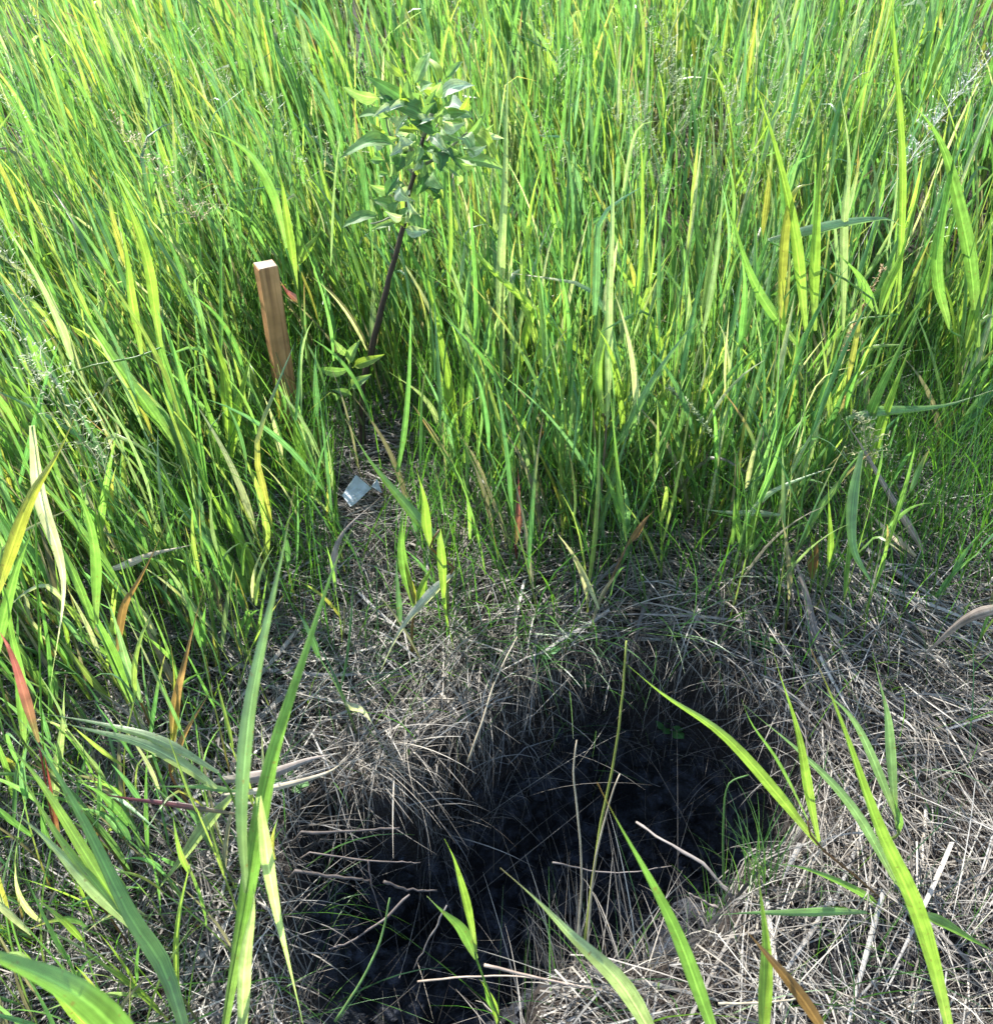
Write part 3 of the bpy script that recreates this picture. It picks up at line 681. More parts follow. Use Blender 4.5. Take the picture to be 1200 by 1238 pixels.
# --- left foreground
shoot('pale green sheaf of long blades arching left out of one joint in the left foreground', .86, [
    ('p', 14, .02, .2, [(270, 958), (220, 925), (165, 897), (110, 882), (62, 872)]), ('p', 11, .06, .2, [(263, 935), (190, 893), (120, 876), (40, 860)]),
    ('p', 15, -.05, .3, [(280, 962), (240, 1010), (210, 1050), (178, 1096)]), ('g', 7, .0, .3, [(290, 957), (240, 952), (170, 950)])])
shoot('pair of pale yellow-green blades slanting up to the left edge in the lower left', .55, [
    ('p', 17, .06, .2, [(160, 1125), (90, 1050), (3, 968)]), ('y', 14, .10, .4, [(157, 1115), (100, 1030), (45, 940), (-5, 885)]), ('y', 10, .1, .4, [(140, 1100), (70, 1010), (0, 900)])])
shoot('leftmost yellow blade bending at the left edge above the pink leaf', .85, [
    ('Y>n', 16, .05, .4, [(-12, 735), (12, 665), (40, 598), (68, 548), (100, 482)]), ('g', 13, .02, .3, [(-5, 800), (15, 700), (50, 620)]), ('g', 14, .02, .4, [(30, 900), (20, 800), (-8, 660)])])
shoot('bleached grey-green blade hanging down at the left edge beside the yellow blade', .95, [('w>p', 15, -.05, .2, [(38, 515), (50, 600), (70, 670), (76, 730), (62, 830)]), ('p', 12, .0, .3, [(62, 1000), (72, 900), (80, 820)])])
shoot('green blade curling over to the left of the lower thatch, hooked like a cane', 1.05, [
    ('g', 13, .0, .5, [(117, 755), (115, 680), (100, 610), (74, 582)]), ('g', 14, .02, .6, [(160, 850), (125, 770), (88, 680)]), ('b', 11, .0, .3, [(170, 850), (150, 790), (122, 700)])])
shoot('orange-red shoot standing alone in the left thatch', .98, [
    ('o', 12, .02, .4, [(208, 905), (216, 825), (247, 712)]), ('o', 9, .03, .3, [(206, 935), (220, 895), (258, 828)]), ('Y>o', 9, .02, .5, [(207, 900), (212, 850), (206, 780)])], stem='o')
shoot('rusty brown blade leaning right in front of the left thatch', 1.1, [('n>o', 10, .03, .3, [(140, 790), (148, 740), (168, 700), (203, 630)])], stem='o')
shoot('crimson pink leaf on a thin red stem at the left edge', .75, [('r', 12, .02, .3, [(46, 898), (30, 840), (10, 785), (-4, 755)]), ('m', 5, .0, .3, [(75, 1035), (62, 960), (50, 895)])], stem='m')
single('withered_reed', 'dark crimson narrow blade lying level in the left foreground', 'dead leaf', .82, ('m', 7, .03, .3, [(285, 984), (215, 974), (150, 965), (75, 949)]))
shoot('large bright green sheaf leaning left in front of the wooden stake', 1.55, [
    ('g>p', 15, .0, .5, [(322, 770), (280, 688), (238, 642), (165, 600)]), ('g', 15, .05, .4, [(318, 758), (255, 655), (213, 600), (172, 530)]),
    ('y', 13, .02, .5, [(320, 762), (300, 680), (262, 610), (232, 545)]), ('g', 13, .04, .3, [(300, 700), (285, 640), (255, 560)])])
shoot('broad green blades high at left, curving up and left of the stake', 1.75, [
    ('g', 17, .05, .4, [(215, 545), (160, 465), (120, 408), (75, 330)]), ('g', 14, .05, .5, [(240, 560), (205, 470), (190, 400), (180, 330)]), ('b', 12, .0, .3, [(235, 600), (210, 520), (150, 440)])])
shoot('wide upright fork of bright blades between the left grass and the stake', 1.85, [
    ('y', 14, .0, .8, [(277, 572), (283, 500), (296, 455), (312, 405)]), ('y', 13, .03, .6, [(280, 560), (272, 470), (262, 420), (245, 355)]), ('g', 11, .0, .6, [(275, 590), (255, 510), (222, 420)])])
shoot('light green shoot fanning up in front of the foot of the stake', 1.9, [
    ('g>p', 18, .0, .5, [(368, 635), (362, 560), (355, 510), (345, 462)]), ('p', 12, .0, .4, [(372, 640), (378, 560), (352, 500), (336, 440)]),
    ('g', 10, .0, .4, [(375, 640), (385, 590), (366, 520)]), ('y', 9, .0, .4, [(366, 640), (350, 590), (336, 530)])])
# --- centre
shoot('yellow-green central shoot with an orange sheath and a pale leaf sagging towards the pit', 1.38, [
    ('y', 10, .0, .5, [(503, 738), (512, 705), (527, 674)]), ('Y', 9, .0, .4, [(501, 735), (494, 700), (487, 672)]), ('o', 7, .0, .3, [(501, 730), (497, 716), (492, 704)]),
    ('w>p', 11, -.1, .2, [(550, 693), (515, 722), (483, 765), (450, 832)]), ('y', 11, -.05, .7, [(532, 640), (535, 690), (540, 740), (548, 786)]),
    ('y', 12, .0, .6, [(520, 664), (512, 610), (503, 560)]), ('g', 12, .0, .4, [(500, 735), (484, 660), (490, 610)])], stem='n')
shoot('long green blade from the centre arching up left over the white scrap', 1.45, [('g>s', 13, .1, .4, [(536, 655), (498, 620), (455, 568), (417, 506)])])
shoot('tall bright shoot right of the sapling stem', 1.95, [
    ('y', 13, .02, .7, [(560, 640), (545, 540), (530, 450), (520, 390)]), ('y', 12, .0, .5, [(556, 600), (545, 480), (520, 360), (508, 250)]),
    ('p', 9, .0, .3, [(555, 580), (520, 490), (470, 450)]), ('g', 10, .0, .5, [(560, 560), (570, 450), (588, 330)])])
shoot('very long pale blade crossing from the sapling crown down to the right', 1.98, [('y>k', 11, .0, .4, [(730, 450), (690, 415), (640, 368), (587, 320), (545, 275), (508, 245)])])
shoot('tall straight light blade standing right of the sapling crown', 2.05, [('p>y', 12, .05, .6, [(608, 470), (605, 350), (608, 230), (612, 120), (620, 20)]), ('y', 11, .0, .6, [(616, 480), (640, 380), (655, 260)]), ('g', 12, .0, .5, [(612, 500), (590, 400), (575, 300)])])
shoot('crimson leaf standing upright in the short grass in the centre', 1.62, [('r>m', 9, .0, .4, [(623, 658), (627, 610), (625, 565)])], stem='m')
shoot('cluster of upright green blades right of the crimson leaf', 1.95, [
    ('y', 13, .0, .7, [(625, 545), (628, 490), (645, 420)]), ('y', 14, .02, .8, [(690, 545), (700, 470), (735, 400), (742, 350)]), ('y', 12, .0, .7, [(725, 560), (722, 480), (733, 380), (725, 260)]),
    ('g', 12, .0, .5, [(690, 580), (680, 520), (660, 440)])])
shoot('tall blade with a long purple-brown stem behind the far rim of the pit', 1.72, [('y', 12, .1, .6, [(728, 500), (722, 440), (735, 360), (730, 280)]), ('p', 10, .1, .3, [(732, 520), (736, 400), (740, 240), (733, 170)])], root=(.19, 1.5), stem='n')
shoot('thin dark stem with a drooping brown leaf right at the far rim of the pit', 1.5, [('n', 8, .0, .4, [(758, 660), (775, 635), (792, 615)]), ('g', 6, .05, .3, [(757, 655), (745, 560), (735, 440)])], root=(.185, 1.44), stem='n')
# --- right middle
single('cut_reed', 'upright grey-green blade with a cut-off bleached top at right', 'grass blade', 1.75, ('p>w', 12, .03, .2, [(950, 622), (968, 575), (985, 525), (1001, 470)]))
shoot('yellow striped blade stretched level towards the right edge', 1.75, [('g>Y', 12, .0, .2, [(1023, 505), (1060, 498), (1100, 494), (1150, 488), (1215, 468)]), ('g', 14, .0, .6, [(1035, 600), (1050, 500), (1088, 420), (1130, 330)]), ('y', 12, .0, .6, [(1045, 590), (1075, 480), (1110, 400)])])
shoot('broad dull green blade curving down onto the thatch at right', 1.45, [('g', 13, -.15, .3, [(1041, 545), (1031, 600), (1032, 660), (1050, 700), (1068, 728)]), ('y', 8, .0, .4, [(1002, 690), (1003, 640), (1000, 570)])])
single('green_reed', 'level pale green blade lying over the thatch right of the centre', 'grass blade', 1.62, ('p', 8, .03, .2, [(943, 622), (890, 620), (838, 614)]))
single('withered_reed', 'long pale grey dead blade leaning diagonally at the far right', 'dead grass blade', 1.6, ('k>s', 9, .1, .3, [(1117, 669), (1093, 629), (1047, 549), (1012, 498)]))
shoot('small bright tuft on the thatch behind the right rim', 1.55, [('y', 10, .0, .5, [(897, 668), (912, 630), (928, 570)]), ('g', 8, .0, .3, [(896, 665), (890, 620), (897, 575)]), ('g', 7, .0, .3, [(898, 668), (915, 655), (945, 600)]), ('p', 7, .0, .3, [(905, 620), (940, 590), (1028, 558)])])
single('withered_reed', 'long grey dead stalk lying downhill over the thatch at right', 'dead grass blade', 1.34, ('k>w', 12, .25, .2, [(1015, 830), (985, 765), (968, 700), (945, 640)]))
single('withered_reed', 'pale straw blade lying on the thatch below the yellow striped blade', 'dead grass blade', 1.55, ('s', 8, .2, .2, [(1107, 672), (1070, 640), (1038, 603)]))
single('withered_reed', 'wide brown-grey dead blade reaching in from the right edge', 'dead grass blade', 1.2, ('k', 13, .12, .2, [(1215, 730), (1160, 755), (1090, 815)]))
single('withered_reed', 'dark brown rolled dead leaf standing in the right thatch', 'dead leaf', 1.5, ('n>m', 12, .0, .3, [(980, 700), (984, 672), (990, 650)]))
single('withered_reed', 'broad grey dead blade lying level left of the pit', 'dead grass blade', .93, ('k>w', 14, .05, .2, [(258, 945), (320, 936), (372, 920), (412, 909)]))
single('withered_reed', 'pinkish dry blade lying just under the broad grey one left of the pit', 'dead grass blade', .90, ('s', 8, .05, .2, [(270, 962), (330, 952), (395, 935), (420, 915)]))
single('withered_reed', 'pale dead blade lying in the left thatch below the bright sheaf', 'dead grass blade', 1.38, ('s>k', 9, .05, .2, [(128, 690), (180, 672), (243, 655)]))
single('withered_reed', 'bleached bent dead blade lying above the left rim of the pit', 'dead grass blade', 1.14, ('w', 9, .03, .2, [(418, 850), (438, 860), (455, 880)]))
single('withered_reed', 'long curved straw-coloured blade standing behind the left rim of the pit', 'dead grass blade', 1.45, ('k>s', 9, .1, .3, [(405, 715), (402, 680), (418, 640), (460, 600)]))
shoot('brown shoot with dried tip between the grey dead blade and the stake', 1.62, [('n>k', 8, .0, .3, [(245, 790), (290, 770), (340, 745), (375, 720)])], stem='n')
# --- back rows
shoot('long green blade folded over towards the right edge at the top right', 2.05, [('g', 17, .0, .5, [(1180, 420), (1172, 310), (1150, 210), (1125, 155), (1095, 115)]), ('g', 14, .0, .6, [(1150, 400), (1130, 320), (1150, 200), (1170, 120)]), ('y', 12, .0, .6, [(1165, 420), (1190, 330), (1200, 240)])])
shoot('grey-backed blade bent over level right of the centre of the back grass', 1.95, [('b>w', 12, .0, .2, [(928, 290), (980, 278), (1035, 266), (1070, 264), (1090, 275)]), ('y', 12, .0, .6, [(1062, 380), (1075, 340), (1090, 300), (1108, 240)]), ('g', 12, .0, .5, [(1060, 380), (1040, 340), (1010, 300)])])
shoot('tall yellow-green fan at the upper right with a torn orange tip', 1.9, [('y', 14, .0, .7, [(975, 400), (960, 290), (935, 170), (905, 80)]), ('Y>o', 11, .0, .4, [(940, 400), (955, 245), (985, 220)]), ('y', 13, .0, .7, [(985, 400), (985, 260), (1002, 130)]), ('g', 12, .0, .5, [(965, 420), (905, 330), (870, 200)])])
shoot('very tall thin blade with a silvery fold standing at the upper right', 1.95, [('p>w', 10, .0, .4, [(1018, 400), (1020, 280), (1025, 190), (1010, 80)]), ('y', 9, .0, .5, [(1085, 380), (1090, 200), (1080, 40), (1076, -20)])])
shoot('leftmost tall bright pair of blades in the back grass', 1.7, [('y', 13, .0, .6, [(195, 420), (180, 330), (155, 250), (128, 180)]), ('g', 13, .0, .5, [(60, 470), (30, 400), (0, 330)]), ('y', 11, .0, .6, [(170, 430), (155, 330), (140, 240)])])
shoot('bent-over pale blade in the upper left, its tip hanging left', 1.95, [('g>p', 11, .0, .4, [(345, 300), (330, 235), (305, 190), (270, 165), (235, 152)]), ('y', 10, .0, .5, [(358, 350), (345, 250), (332, 190)])])
shoot('short bright blade pointing up right just behind the stake top', 2.35, [('y', 11, .0, .6, [(360, 318), (375, 295), (392, 268)]), ('g', 9, .0, .3, [(362, 320), (362, 280), (355, 230)])])
single('withered_reed', 'mauve withered leaf tip hanging right of the stake top', 'dead leaf', 2.2, ('r>w', 8, .0, .3, [(362, 366), (350, 355), (337, 338)]))

# ------------------------------------------------------------------ twigs and stalks in the pit
def rod(name, label, cat, pts, r_px, c, Y=None, group=None, zs=None):
    if name == 'twig': r_px *= .62
    """pts: (px,py,Y)"""
    P = splin(np.array([W(*p) for p in pts]), 14)
    z = height(P[:, 0], P[:, 1], True) + .003
    P[:, 2] = np.maximum(P[:, 2], z)
    if name == 'twig' and pts[0][0] < 400: P[0, 2] -= .03; 
    P[1:-1] += rng.normal(0, .0010 if name == 'twig' else .0003, (12, 3)); r_px = r_px * (1 if name == 'twig' else .75)
    rr = np.linspace(1, .55, 14) * r_px * .5 * depth(P[7]) / F
    rr = rr * (1 + (.12 if name == 'twig' else .03) * rng.normal(0, 1, 14))
    C = np.array(COL[c])[None] * rng.uniform(.7, 1.15, (14, 1)) if isinstance(c, str) else np.array(c)[None] * rng.uniform(.75, 1.15, (14, 1))
    V, f, CC, U = tube_arrays(P, np.abs(rr), C, 6)
    o = link(name, raw_mesh(name, V - P[0], f, CC, U, M_WOODY), None, P[0]); return tag(o, label, cat, group)
TW = (.11, .09, .08)
rod('twig', 'thickest grey broken twig sticking out over the pit floor from the right rim', 'twig', [(884, 1085, .86), (855, 1050, .90), (805, 1018, .95), (769, 994, 1.0)], 9, (.24, .21, .19))
rod('twig', 'short side twig by the broken grey twig on the right rim', 'twig', [(870, 1100, .84), (850, 1090, .85), (832, 1080, .86)], 6, (.20, .17, .15))
rod('twig', 'straight grey twig lying level at the top of the left end of the pit', 'twig', [(350, 1008, .93), (440, 1004, .95), (483, 1001, .96)], 6, TW)
rod('twig', 'grey twig poking level out of the left wall of the pit', 'twig', [(345, 1052, .86), (420, 1062, .87), (447, 1065, .88)], 7, TW)
rod('twig', 'knobbly grey twig lying level midway in the left end of the pit', 'twig', [(464, 1066, .88), (490, 1075, .88), (528, 1077, .89)], 7, TW)
rod('twig', 'thin brown twig level with the pit shelf, above the knobbly one', 'twig', [(355, 1030, .9), (465, 1042, .91), (508, 1043, .92)], 4, (.17, .135, .115))
rod('twig', 'slanting brown root running down left in the left end of the pit', 'root', [(495, 1082, .85), (460, 1115, .82), (425, 1138, .8), (398, 1148, .78)], 6, (.16, .13, .115))
rod('twig', 'grey stick slanting down left at the near end of the pit', 'twig', [(540, 1095, .82), (522, 1130, .79), (500, 1172, .76)], 5, (.17, .155, .145))
rod('twig', 'thin arched root crossing the pit floor beside the tall yellow stalk', 'root', [(668, 1043, .93), (715, 1053, .94), (765, 1054, .94), (812, 1047, .95)], 4, (.18, .155, .14))
rod('dry_stalk', 'pinkish dry stalk lying across the near rim of the pit', 'dry stalk', [(585, 1167, .68), (640, 1180, .67), (700, 1194, .66)], 6, (.36, .28, .22))
rod('dry_stalk', 'long thin pinkish stalk lying under the other one over the near rim', 'dry stalk', [(505, 1187, .70), (570, 1181, .69), (640, 1182, .68), (720, 1196, .65)], 4, (.34, .27, .21))
rod('green_stalk', 'tall thin yellow-green stalk rising out of the pit', 'grass stalk', [(705, 1150, .70), (722, 1020, .76), (742, 920, .80), (752, 840, .82), (757, 775, .84)], 5, (.26, .30, .06))
rod('dry_stalk', 'thin upright straw rising from the near rim left of the yellow-green stalk', 'dry stalk', [(697, 1148, .70), (703, 1060, .72), (698, 985, .74), (693, 935, .76), (697, 895, .78)], 4, 's')
rod('dry_stalk', 'thin leaning straw beside the tall yellow-green stalk', 'dry stalk', [(709, 1150, .70), (718, 1050, .73), (735, 975, .76), (749, 936, .78)], 4, 's')
rod('dry_stalk', 'long thin stalk lying right over the lower right thatch', 'dry stalk', [(868, 1214, .60), (930, 1212, .60), (975, 1206, .61)], 5, 's')
rod('dry_stalk', 'curved straw arching over the pit from the far left rim', 'dry stalk', [(565, 922, 1.12), (580, 880, 1.15), (600, 820, 1.22), (625, 770, 1.3)], 4, 's')
rod('green_stalk', 'single thin green stem curving up in the left end of the pit', 'grass stalk', [(405, 1235, .62), (440, 1180, .66), (462, 1130, .70), (471, 1086, .73)], 5, (.12, .22, .06))
rod('green_stalk', 'thin green stem arching over the right wall of the pit', 'grass stalk', [(875, 1080, .88), (874, 1000, .92), (880, 950, .94), (905, 937, .95)], 4, (.08, .17, .04))
rod('twig', 'thin tangled root hanging down the shelf at the left end of the pit', 'root', [(445, 1040, .9), (450, 1075, .87), (462, 1110, .84)], 4, (.14, .11, .10))

# ------------------------------------------------------------------ wooden stake
def stake():
    top = W(319.5, 322, 2.17); bx, by = top[0] + .0, 2.17
    zt = top[2]; zb = hz(bx, by) - .12; r = .0238
    H = zt - zb
    def ring(z, q, ch=.0):
        return [(q * (r - c0) * sx + 0, q * (r - c1) * sy, z) for sx, sy, c0, c1 in ((-1, -1, ch, 0), (-1, -1, 0, ch))][:0]
    bev = .0018; prof = []
    pts = []
    for sx, sy in ((-1, -1), (1, -1), (1, 1), (-1, 1)):
        a_ = (sx * r, sy * (r - bev)); b_ = (sx * (r - bev), sy * r)
        pts += [a_, b_] if sx * sy > 0 else [b_, a_]
    levels = np.concatenate([np.linspace(0, H - bev, 28), [H]])
    V = []
    for i, z in enumerate(levels):
        s_ = 1 if i < len(levels) - 1 else .95
        for j, (x_, y_) in enumerate(pts):
            n_ = .0006 * math.sin(z * 37 + j * 1.7) + random.uniform(-.0004, .0004)
            V.append((x_ * s_ + n_, y_ * s_ + n_, z + (.002 * math.sin(j) if s_ < 1 else 0)))
    F_ = []
    for i in range(len(levels) - 1):
        for j in range(8):
            F_.append((i * 8 + j, i * 8 + (j + 1) % 8, (i + 1) * 8 + (j + 1) % 8, (i + 1) * 8 + j))
    me_ = bpy.data.meshes.new('wooden_stake')
    k0 = (len(levels) - 1) * 8
    me_.from_pydata(V, [], F_ + [tuple(range(k0, k0 + 8))]); me_.materials.append(stakemat()); me_.materials.append(endgrain())
    me_.polygons[len(F_)].material_index = 1; me_.update()
    o = link('wooden_stake', me_, None, (bx, by, zb)); o.rotation_euler = (rad(-.8), rad(.5), rad(28))
    tag(o, 'square reddish-brown wooden stake driven into the grass left of the sapling', 'stake')
stake()

# ------------------------------------------------------------------ sapling
def sapling():
    org = Gd(442, 556); org[1] = 2.13; org[2] = hz(org[0], 2.13)
    e = link('sapling', None, None, org); tag(e, 'young fruit tree sapling with broad grey-green leaves on a dark thin trunk', 'sapling')
    Y = 2.13
    def tb(name, pts, r0, r1, c, parent=e, k=16):
        P = splin(np.array([W(*p) if len(p) == 3 else p for p in pts]), k)
        if name == 'trunk': P[0] = org - [0, 0, .03]; P[1, 2] = min(P[1, 2], P[2, 2] - .01)
        P[1:-1] += rng.normal(0, .0012, (k - 2, 3))
        R = np.linspace(r0, r1, k) * (1 + .07 * rng.normal(0, 1, k))
        C = np.array(c)[None] * rng.uniform(.75, 1.2, (k, 1))
        V, f, CC, U = tube_arrays(P, R, C, 8); return link(name, raw_mesh(name, V - org, f, CC, U, M_WOODY), parent), P
    BK = (.06, .04, .032); GB = (.22, .22, .14)
    tb('trunk', [(442, 556, Y), (437, 505, Y), (441, 455, Y), (455, 400, Y), (467, 350, Y), (478, 310, Y), (488, 272, Y), (494, 235, Y), (503, 200, Y), (512, 165, Y)], .0088, .0042, BK, k=26)
    br = {}
    for i, (pts, r0, r1, c) in enumerate([
        ([(512, 165, Y), (520, 140, Y), (527, 118, Y + .01), (532, 95, Y + .01)], .0055, .002, GB),
        ([(500, 205, Y), (520, 195, Y - .02), (545, 178, Y - .03), (565, 160, Y - .04)], .0045, .002, GB),
        ([(503, 200, Y), (495, 180, Y - .03), (488, 165, Y - .05)], .004, .002, GB),
        ([(490, 265, Y), (478, 262, Y - .03), (460, 268, Y - .05), (448, 270, Y - .06)], .003, .0015, GB),
        ([(508, 180, Y), (520, 165, Y + .05), (535, 140, Y + .08)], .0035, .0015, GB),
        ([(500, 210, Y), (485, 190, Y + .04), (470, 160, Y + .07), (465, 130, Y + .08)], .004, .0015, GB),
        ([(440, 520, Y), (430, 490, Y - .03), (424, 450, Y - .05), (420, 425, Y - .06)], .004, .0015, (.16, .2, .08))]):
        tb('branch', pts, r0, r1, c, k=9)
    def leaf(bx, by, tx, ty, wpx, c, dY, yaw=None, Yb=Y, curl=.25, fold=.35):
        P0 = W(bx, by, Yb + dY * .4); P1 = W(tx, ty, Yb + dY)
        ax = P1 - P0; L = np.linalg.norm(ax); T0 = ax / L
        view = (P0 + P1) / 2 - np.array([0, 0, CZ]); view /= np.linalg.norm(view)
        S = np.cross(T0, view); S /= np.linalg.norm(S); Nn = np.cross(S, T0)
        if Nn @ view > 0: Nn = -Nn
        ph = random.uniform(-.5, .5) if yaw is None else yaw
        S, Nn = S * math.cos(ph) + Nn * math.sin(ph), Nn * math.cos(ph) - S * math.sin(ph)
        nu, nv = 9, 14; w = wpx * depth(P0) / F / max(abs(math.cos(ph)), .6)
        s = np.linspace(0, 1, nv); pet = .10
        sl_ = np.clip((s - pet) / (1 - pet), 0, 1)
        prof = np.where(s < pet, .06, np.sin(np.pi * sl_ ** .82) ** .75 * (1 - .35 * sl_ ** 3)) ; prof = np.clip(prof, .03, 1)
        curve = curl * L * (np.sin(np.pi * s) * .5 - .45 * s ** 2.2)
        tip = .06 * L * np.sin(s * 5 + wpx)
        V = []; C = []; U = []
        for i in range(nv):
            for j in range(nu):
                u = j / (nu - 1) * 2 - 1
                ww = prof[i] * w * .5 * (1 + (.045 * ((i % 2) * 2 - 1) if abs(u) == 1 and pet < s[i] < .95 else 0))
                lift = fold * abs(u) ** 1.2 * ww + .10 * w * math.sin(s[i] * 13 + u * 2 + wpx) * abs(u) * .55 - .035 * w * (math.cos(sl_[i] * 44 - abs(u) * 6) * .5) * (1 - abs(u)) * (abs(u) > .05)
                p = P0 + ax * s[i] + S * (u * ww + tip[i] * .4) + Nn * (curve[i] + lift)
                V.append(p - org); cc = np.array(c) * (1.25 if j == nu // 2 else 1) * random.uniform(.93, 1.07); C.append(cc); U.append((j / (nu - 1), s[i] * .6 + wpx))
        idx = np.arange(nv * nu).reshape(nv, nu)
        f = np.stack([idx[:-1, :-1], idx[:-1, 1:], idx[1:, 1:], idx[1:, :-1]], -1).reshape(-1, 4)
        link('leaf', raw_mesh('leaf', np.array(V), f, np.array(C), np.array(U), M_LEAF), e)
    LG = (.24, .36, .15); MG = (.15, .26, .10); DG = (.07, .155, .065); SV = (.40, .47, .36); YG = (.27, .36, .08)
    def q(cx, cy): return 400 + cx / 5.38, 50 + cy / 5.38
    data = [(540, 290, 632, 92, 80, LG, .03), (610, 440, 285, 262, 105, DG, -.06), (335, 350, 112, 320, 72, LG, -.04), (485, 240, 362, 128, 48, YG, .03),
        (695, 310, 640, 110, 56, YG, .05), (700, 365, 885, 285, 84, SV, -.05), (735, 255, 842, 138, 46, MG, .03), (695, 335, 570, 300, 60, SV, -.02),
        (395, 505, 335, 345, 82, DG, .0), (640, 550, 395, 400, 110, MG, -.09), (690, 500, 895, 470, 112, MG, .02), (420, 520, 195, 478, 62, MG, .02),
        (570, 580, 430, 560, 52, YG, -.05), (450, 700, 112, 700, 84, MG, -.06), (450, 620, 275, 620, 66, LG, .03), (860, 605, 992, 482, 46, MG, -.05),
        (870, 600, 1088, 625, 58, SV, -.03), (860, 610, 1068, 722, 92, YG, -.06), (820, 755, 1095, 820, 82, LG, -.04), (505, 680, 430, 822, 112, DG, -.03),
        (690, 590, 545, 520, 80, DG, -.10), (750, 740, 870, 842, 72, DG, .0), (600, 800, 565, 985, 84, DG, -.03), (660, 820, 645, 970, 60, DG, .02),
        (445, 855, 365, 990, 68, DG, -.04), (430, 965, 270, 940, 58, LG, -.02), (440, 1110, 300, 1030, 84, MG, .0), (320, 1120, 100, 1192, 70, MG, -.05),
        (520, 1090, 565, 1250, 86, MG, -.05), (470, 1170, 285, 1205, 50, LG, -.02), (715, 560, 830, 630, 70, LG, -.08), (620, 760, 550, 690, 70, MG, -.05),
        (690, 410, 610, 330, 66, YG, -.04), (470, 430, 330, 350, 78, LG, -.03), (640, 620, 740, 700, 70, SV, -.06), (500, 470, 430, 580, 40, SV, -.08),
        (650, 760, 770, 640, 60, DG, .05), (560, 720, 470, 620, 64, MG, .05), (820, 560, 760, 430, 62, LG, .06), (560, 470, 480, 330, 80, MG, .07),
        (590, 900, 690, 1000, 62, MG, .0), (500, 1010, 400, 900, 62, MG, .04), (840, 690, 1000, 760, 60, DG, .04), (550, 600, 660, 700, 70, DG, .03), (770, 500, 870, 600, 60, MG, -.02)]
    for bx, by, tx, ty, w_, c, dY in data:
        x0, y0 = q(bx, by); x1, y1 = q(tx, ty)
        leaf(x0, y0, x1 + (x1 - x0) * .15, y1 + (y1 - y0) * .15, w_ / 5.38 * 1.05, np.array(c) * random.uniform(.9, 1.12), dY, curl=random.uniform(.1, .65), fold=random.uniform(.25, .9), yaw=random.uniform(-.75, .75))
    for i in range(92):
        a_ = random.uniform(0, 6.28); r_ = random.uniform(.1, 1.05)
        bx, by = 510 + 55 * r_ * math.cos(a_), 165 + 62 * r_ * math.sin(a_)
        if i > 78: bx, by = random.uniform(468, 500), random.uniform(235, 285)
        th = a_ + random.uniform(-.9, .9); L_ = random.uniform(14, 28)
        leaf(bx, by, bx + L_ * math.cos(th), by + L_ * math.sin(th) * .9 + 3, L_ * random.uniform(.4, .62), np.array(random.choice([LG, LG, MG, MG, DG, YG, SV, SV])) * random.uniform(.9, 1.1), random.uniform(-.09, .06), yaw=random.uniform(-1.1, 1.1), curl=random.uniform(.1, .7), fold=random.uniform(.3, .9), Yb=Y + random.uniform(-.07, .06))
    for bx, by, tx, ty, w_, c in [(424, 446, 380, 446, 12, MG), (422, 440, 432, 412, 12, LG), (426, 445, 462, 428, 13, YG), (424, 470, 446, 452, 13, LG), (420, 430, 405, 412, 10, LG), (426, 478, 402, 470, 9, MG)]:
        leaf(bx, by, tx, ty, w_, c, -.04, curl=.2, fold=.4, Yb=Y - .04)
sapling()

# ------------------------------------------------------------------ crumpled white scrap at the sapling's foot
def scrap():
    Y = 1.88; o0 = W(433, 596, Y)
    P2 = [(414, 600, 1.86), (430, 574, 1.90), (453, 575, 1.93), (449, 591, 1.90), (424, 614, 1.83), (462, 596, 1.90), (456, 579, 1.92)]
    w_ = [W(*p) for p in P2]
    gzv = [hz(p[0], p[1]) for p in w_]
    V = []
    nu = 9
    def patch(a_, b_, c_, d_, amp):
        i0 = len(V)
        for i in range(nu):
            for j in range(nu):
                u, v = i / (nu - 1), j / (nu - 1)
                p = (a_ * (1 - u) + b_ * u) * (1 - v) + (d_ * (1 - u) + c_ * u) * v
                p = p + np.array([0, -.6, .8]) * amp * (math.sin(u * 5 + v * 3) * .5 + abs(u - .5 - .2 * v) * 1.2 + float(vnoise(np.array([u * 5.]), np.array([v * 5.]))[0]) * .6)
                V.append(p - o0)
        return [(i0 + i * nu + j, i0 + (i + 1) * nu + j, i0 + (i + 1) * nu + j + 1, i0 + i * nu + j + 1) for i in range(nu - 1) for j in range(nu - 1)]
    f = patch(w_[0], w_[1], w_[3], w_[4], .008) + patch(w_[3] + [0, .004, .002], w_[6], w_[5], w_[3] * .4 + w_[5] * .6, .006)
    me_ = bpy.data.meshes.new('plastic_scrap'); me_.from_pydata([tuple(v) for v in V], [], f); me_.materials.append(plain('white_plastic', (.72, .77, .80), .5, .15)); me_.update()
    o = link('plastic_scrap', me_, None, o0); tag(o, 'crumpled bluish-white scrap of plastic lying at the foot of the sapling', 'plastic scrap')
    md = o.modifiers.new('t', 'SOLIDIFY'); md.thickness = .0012
scrap()

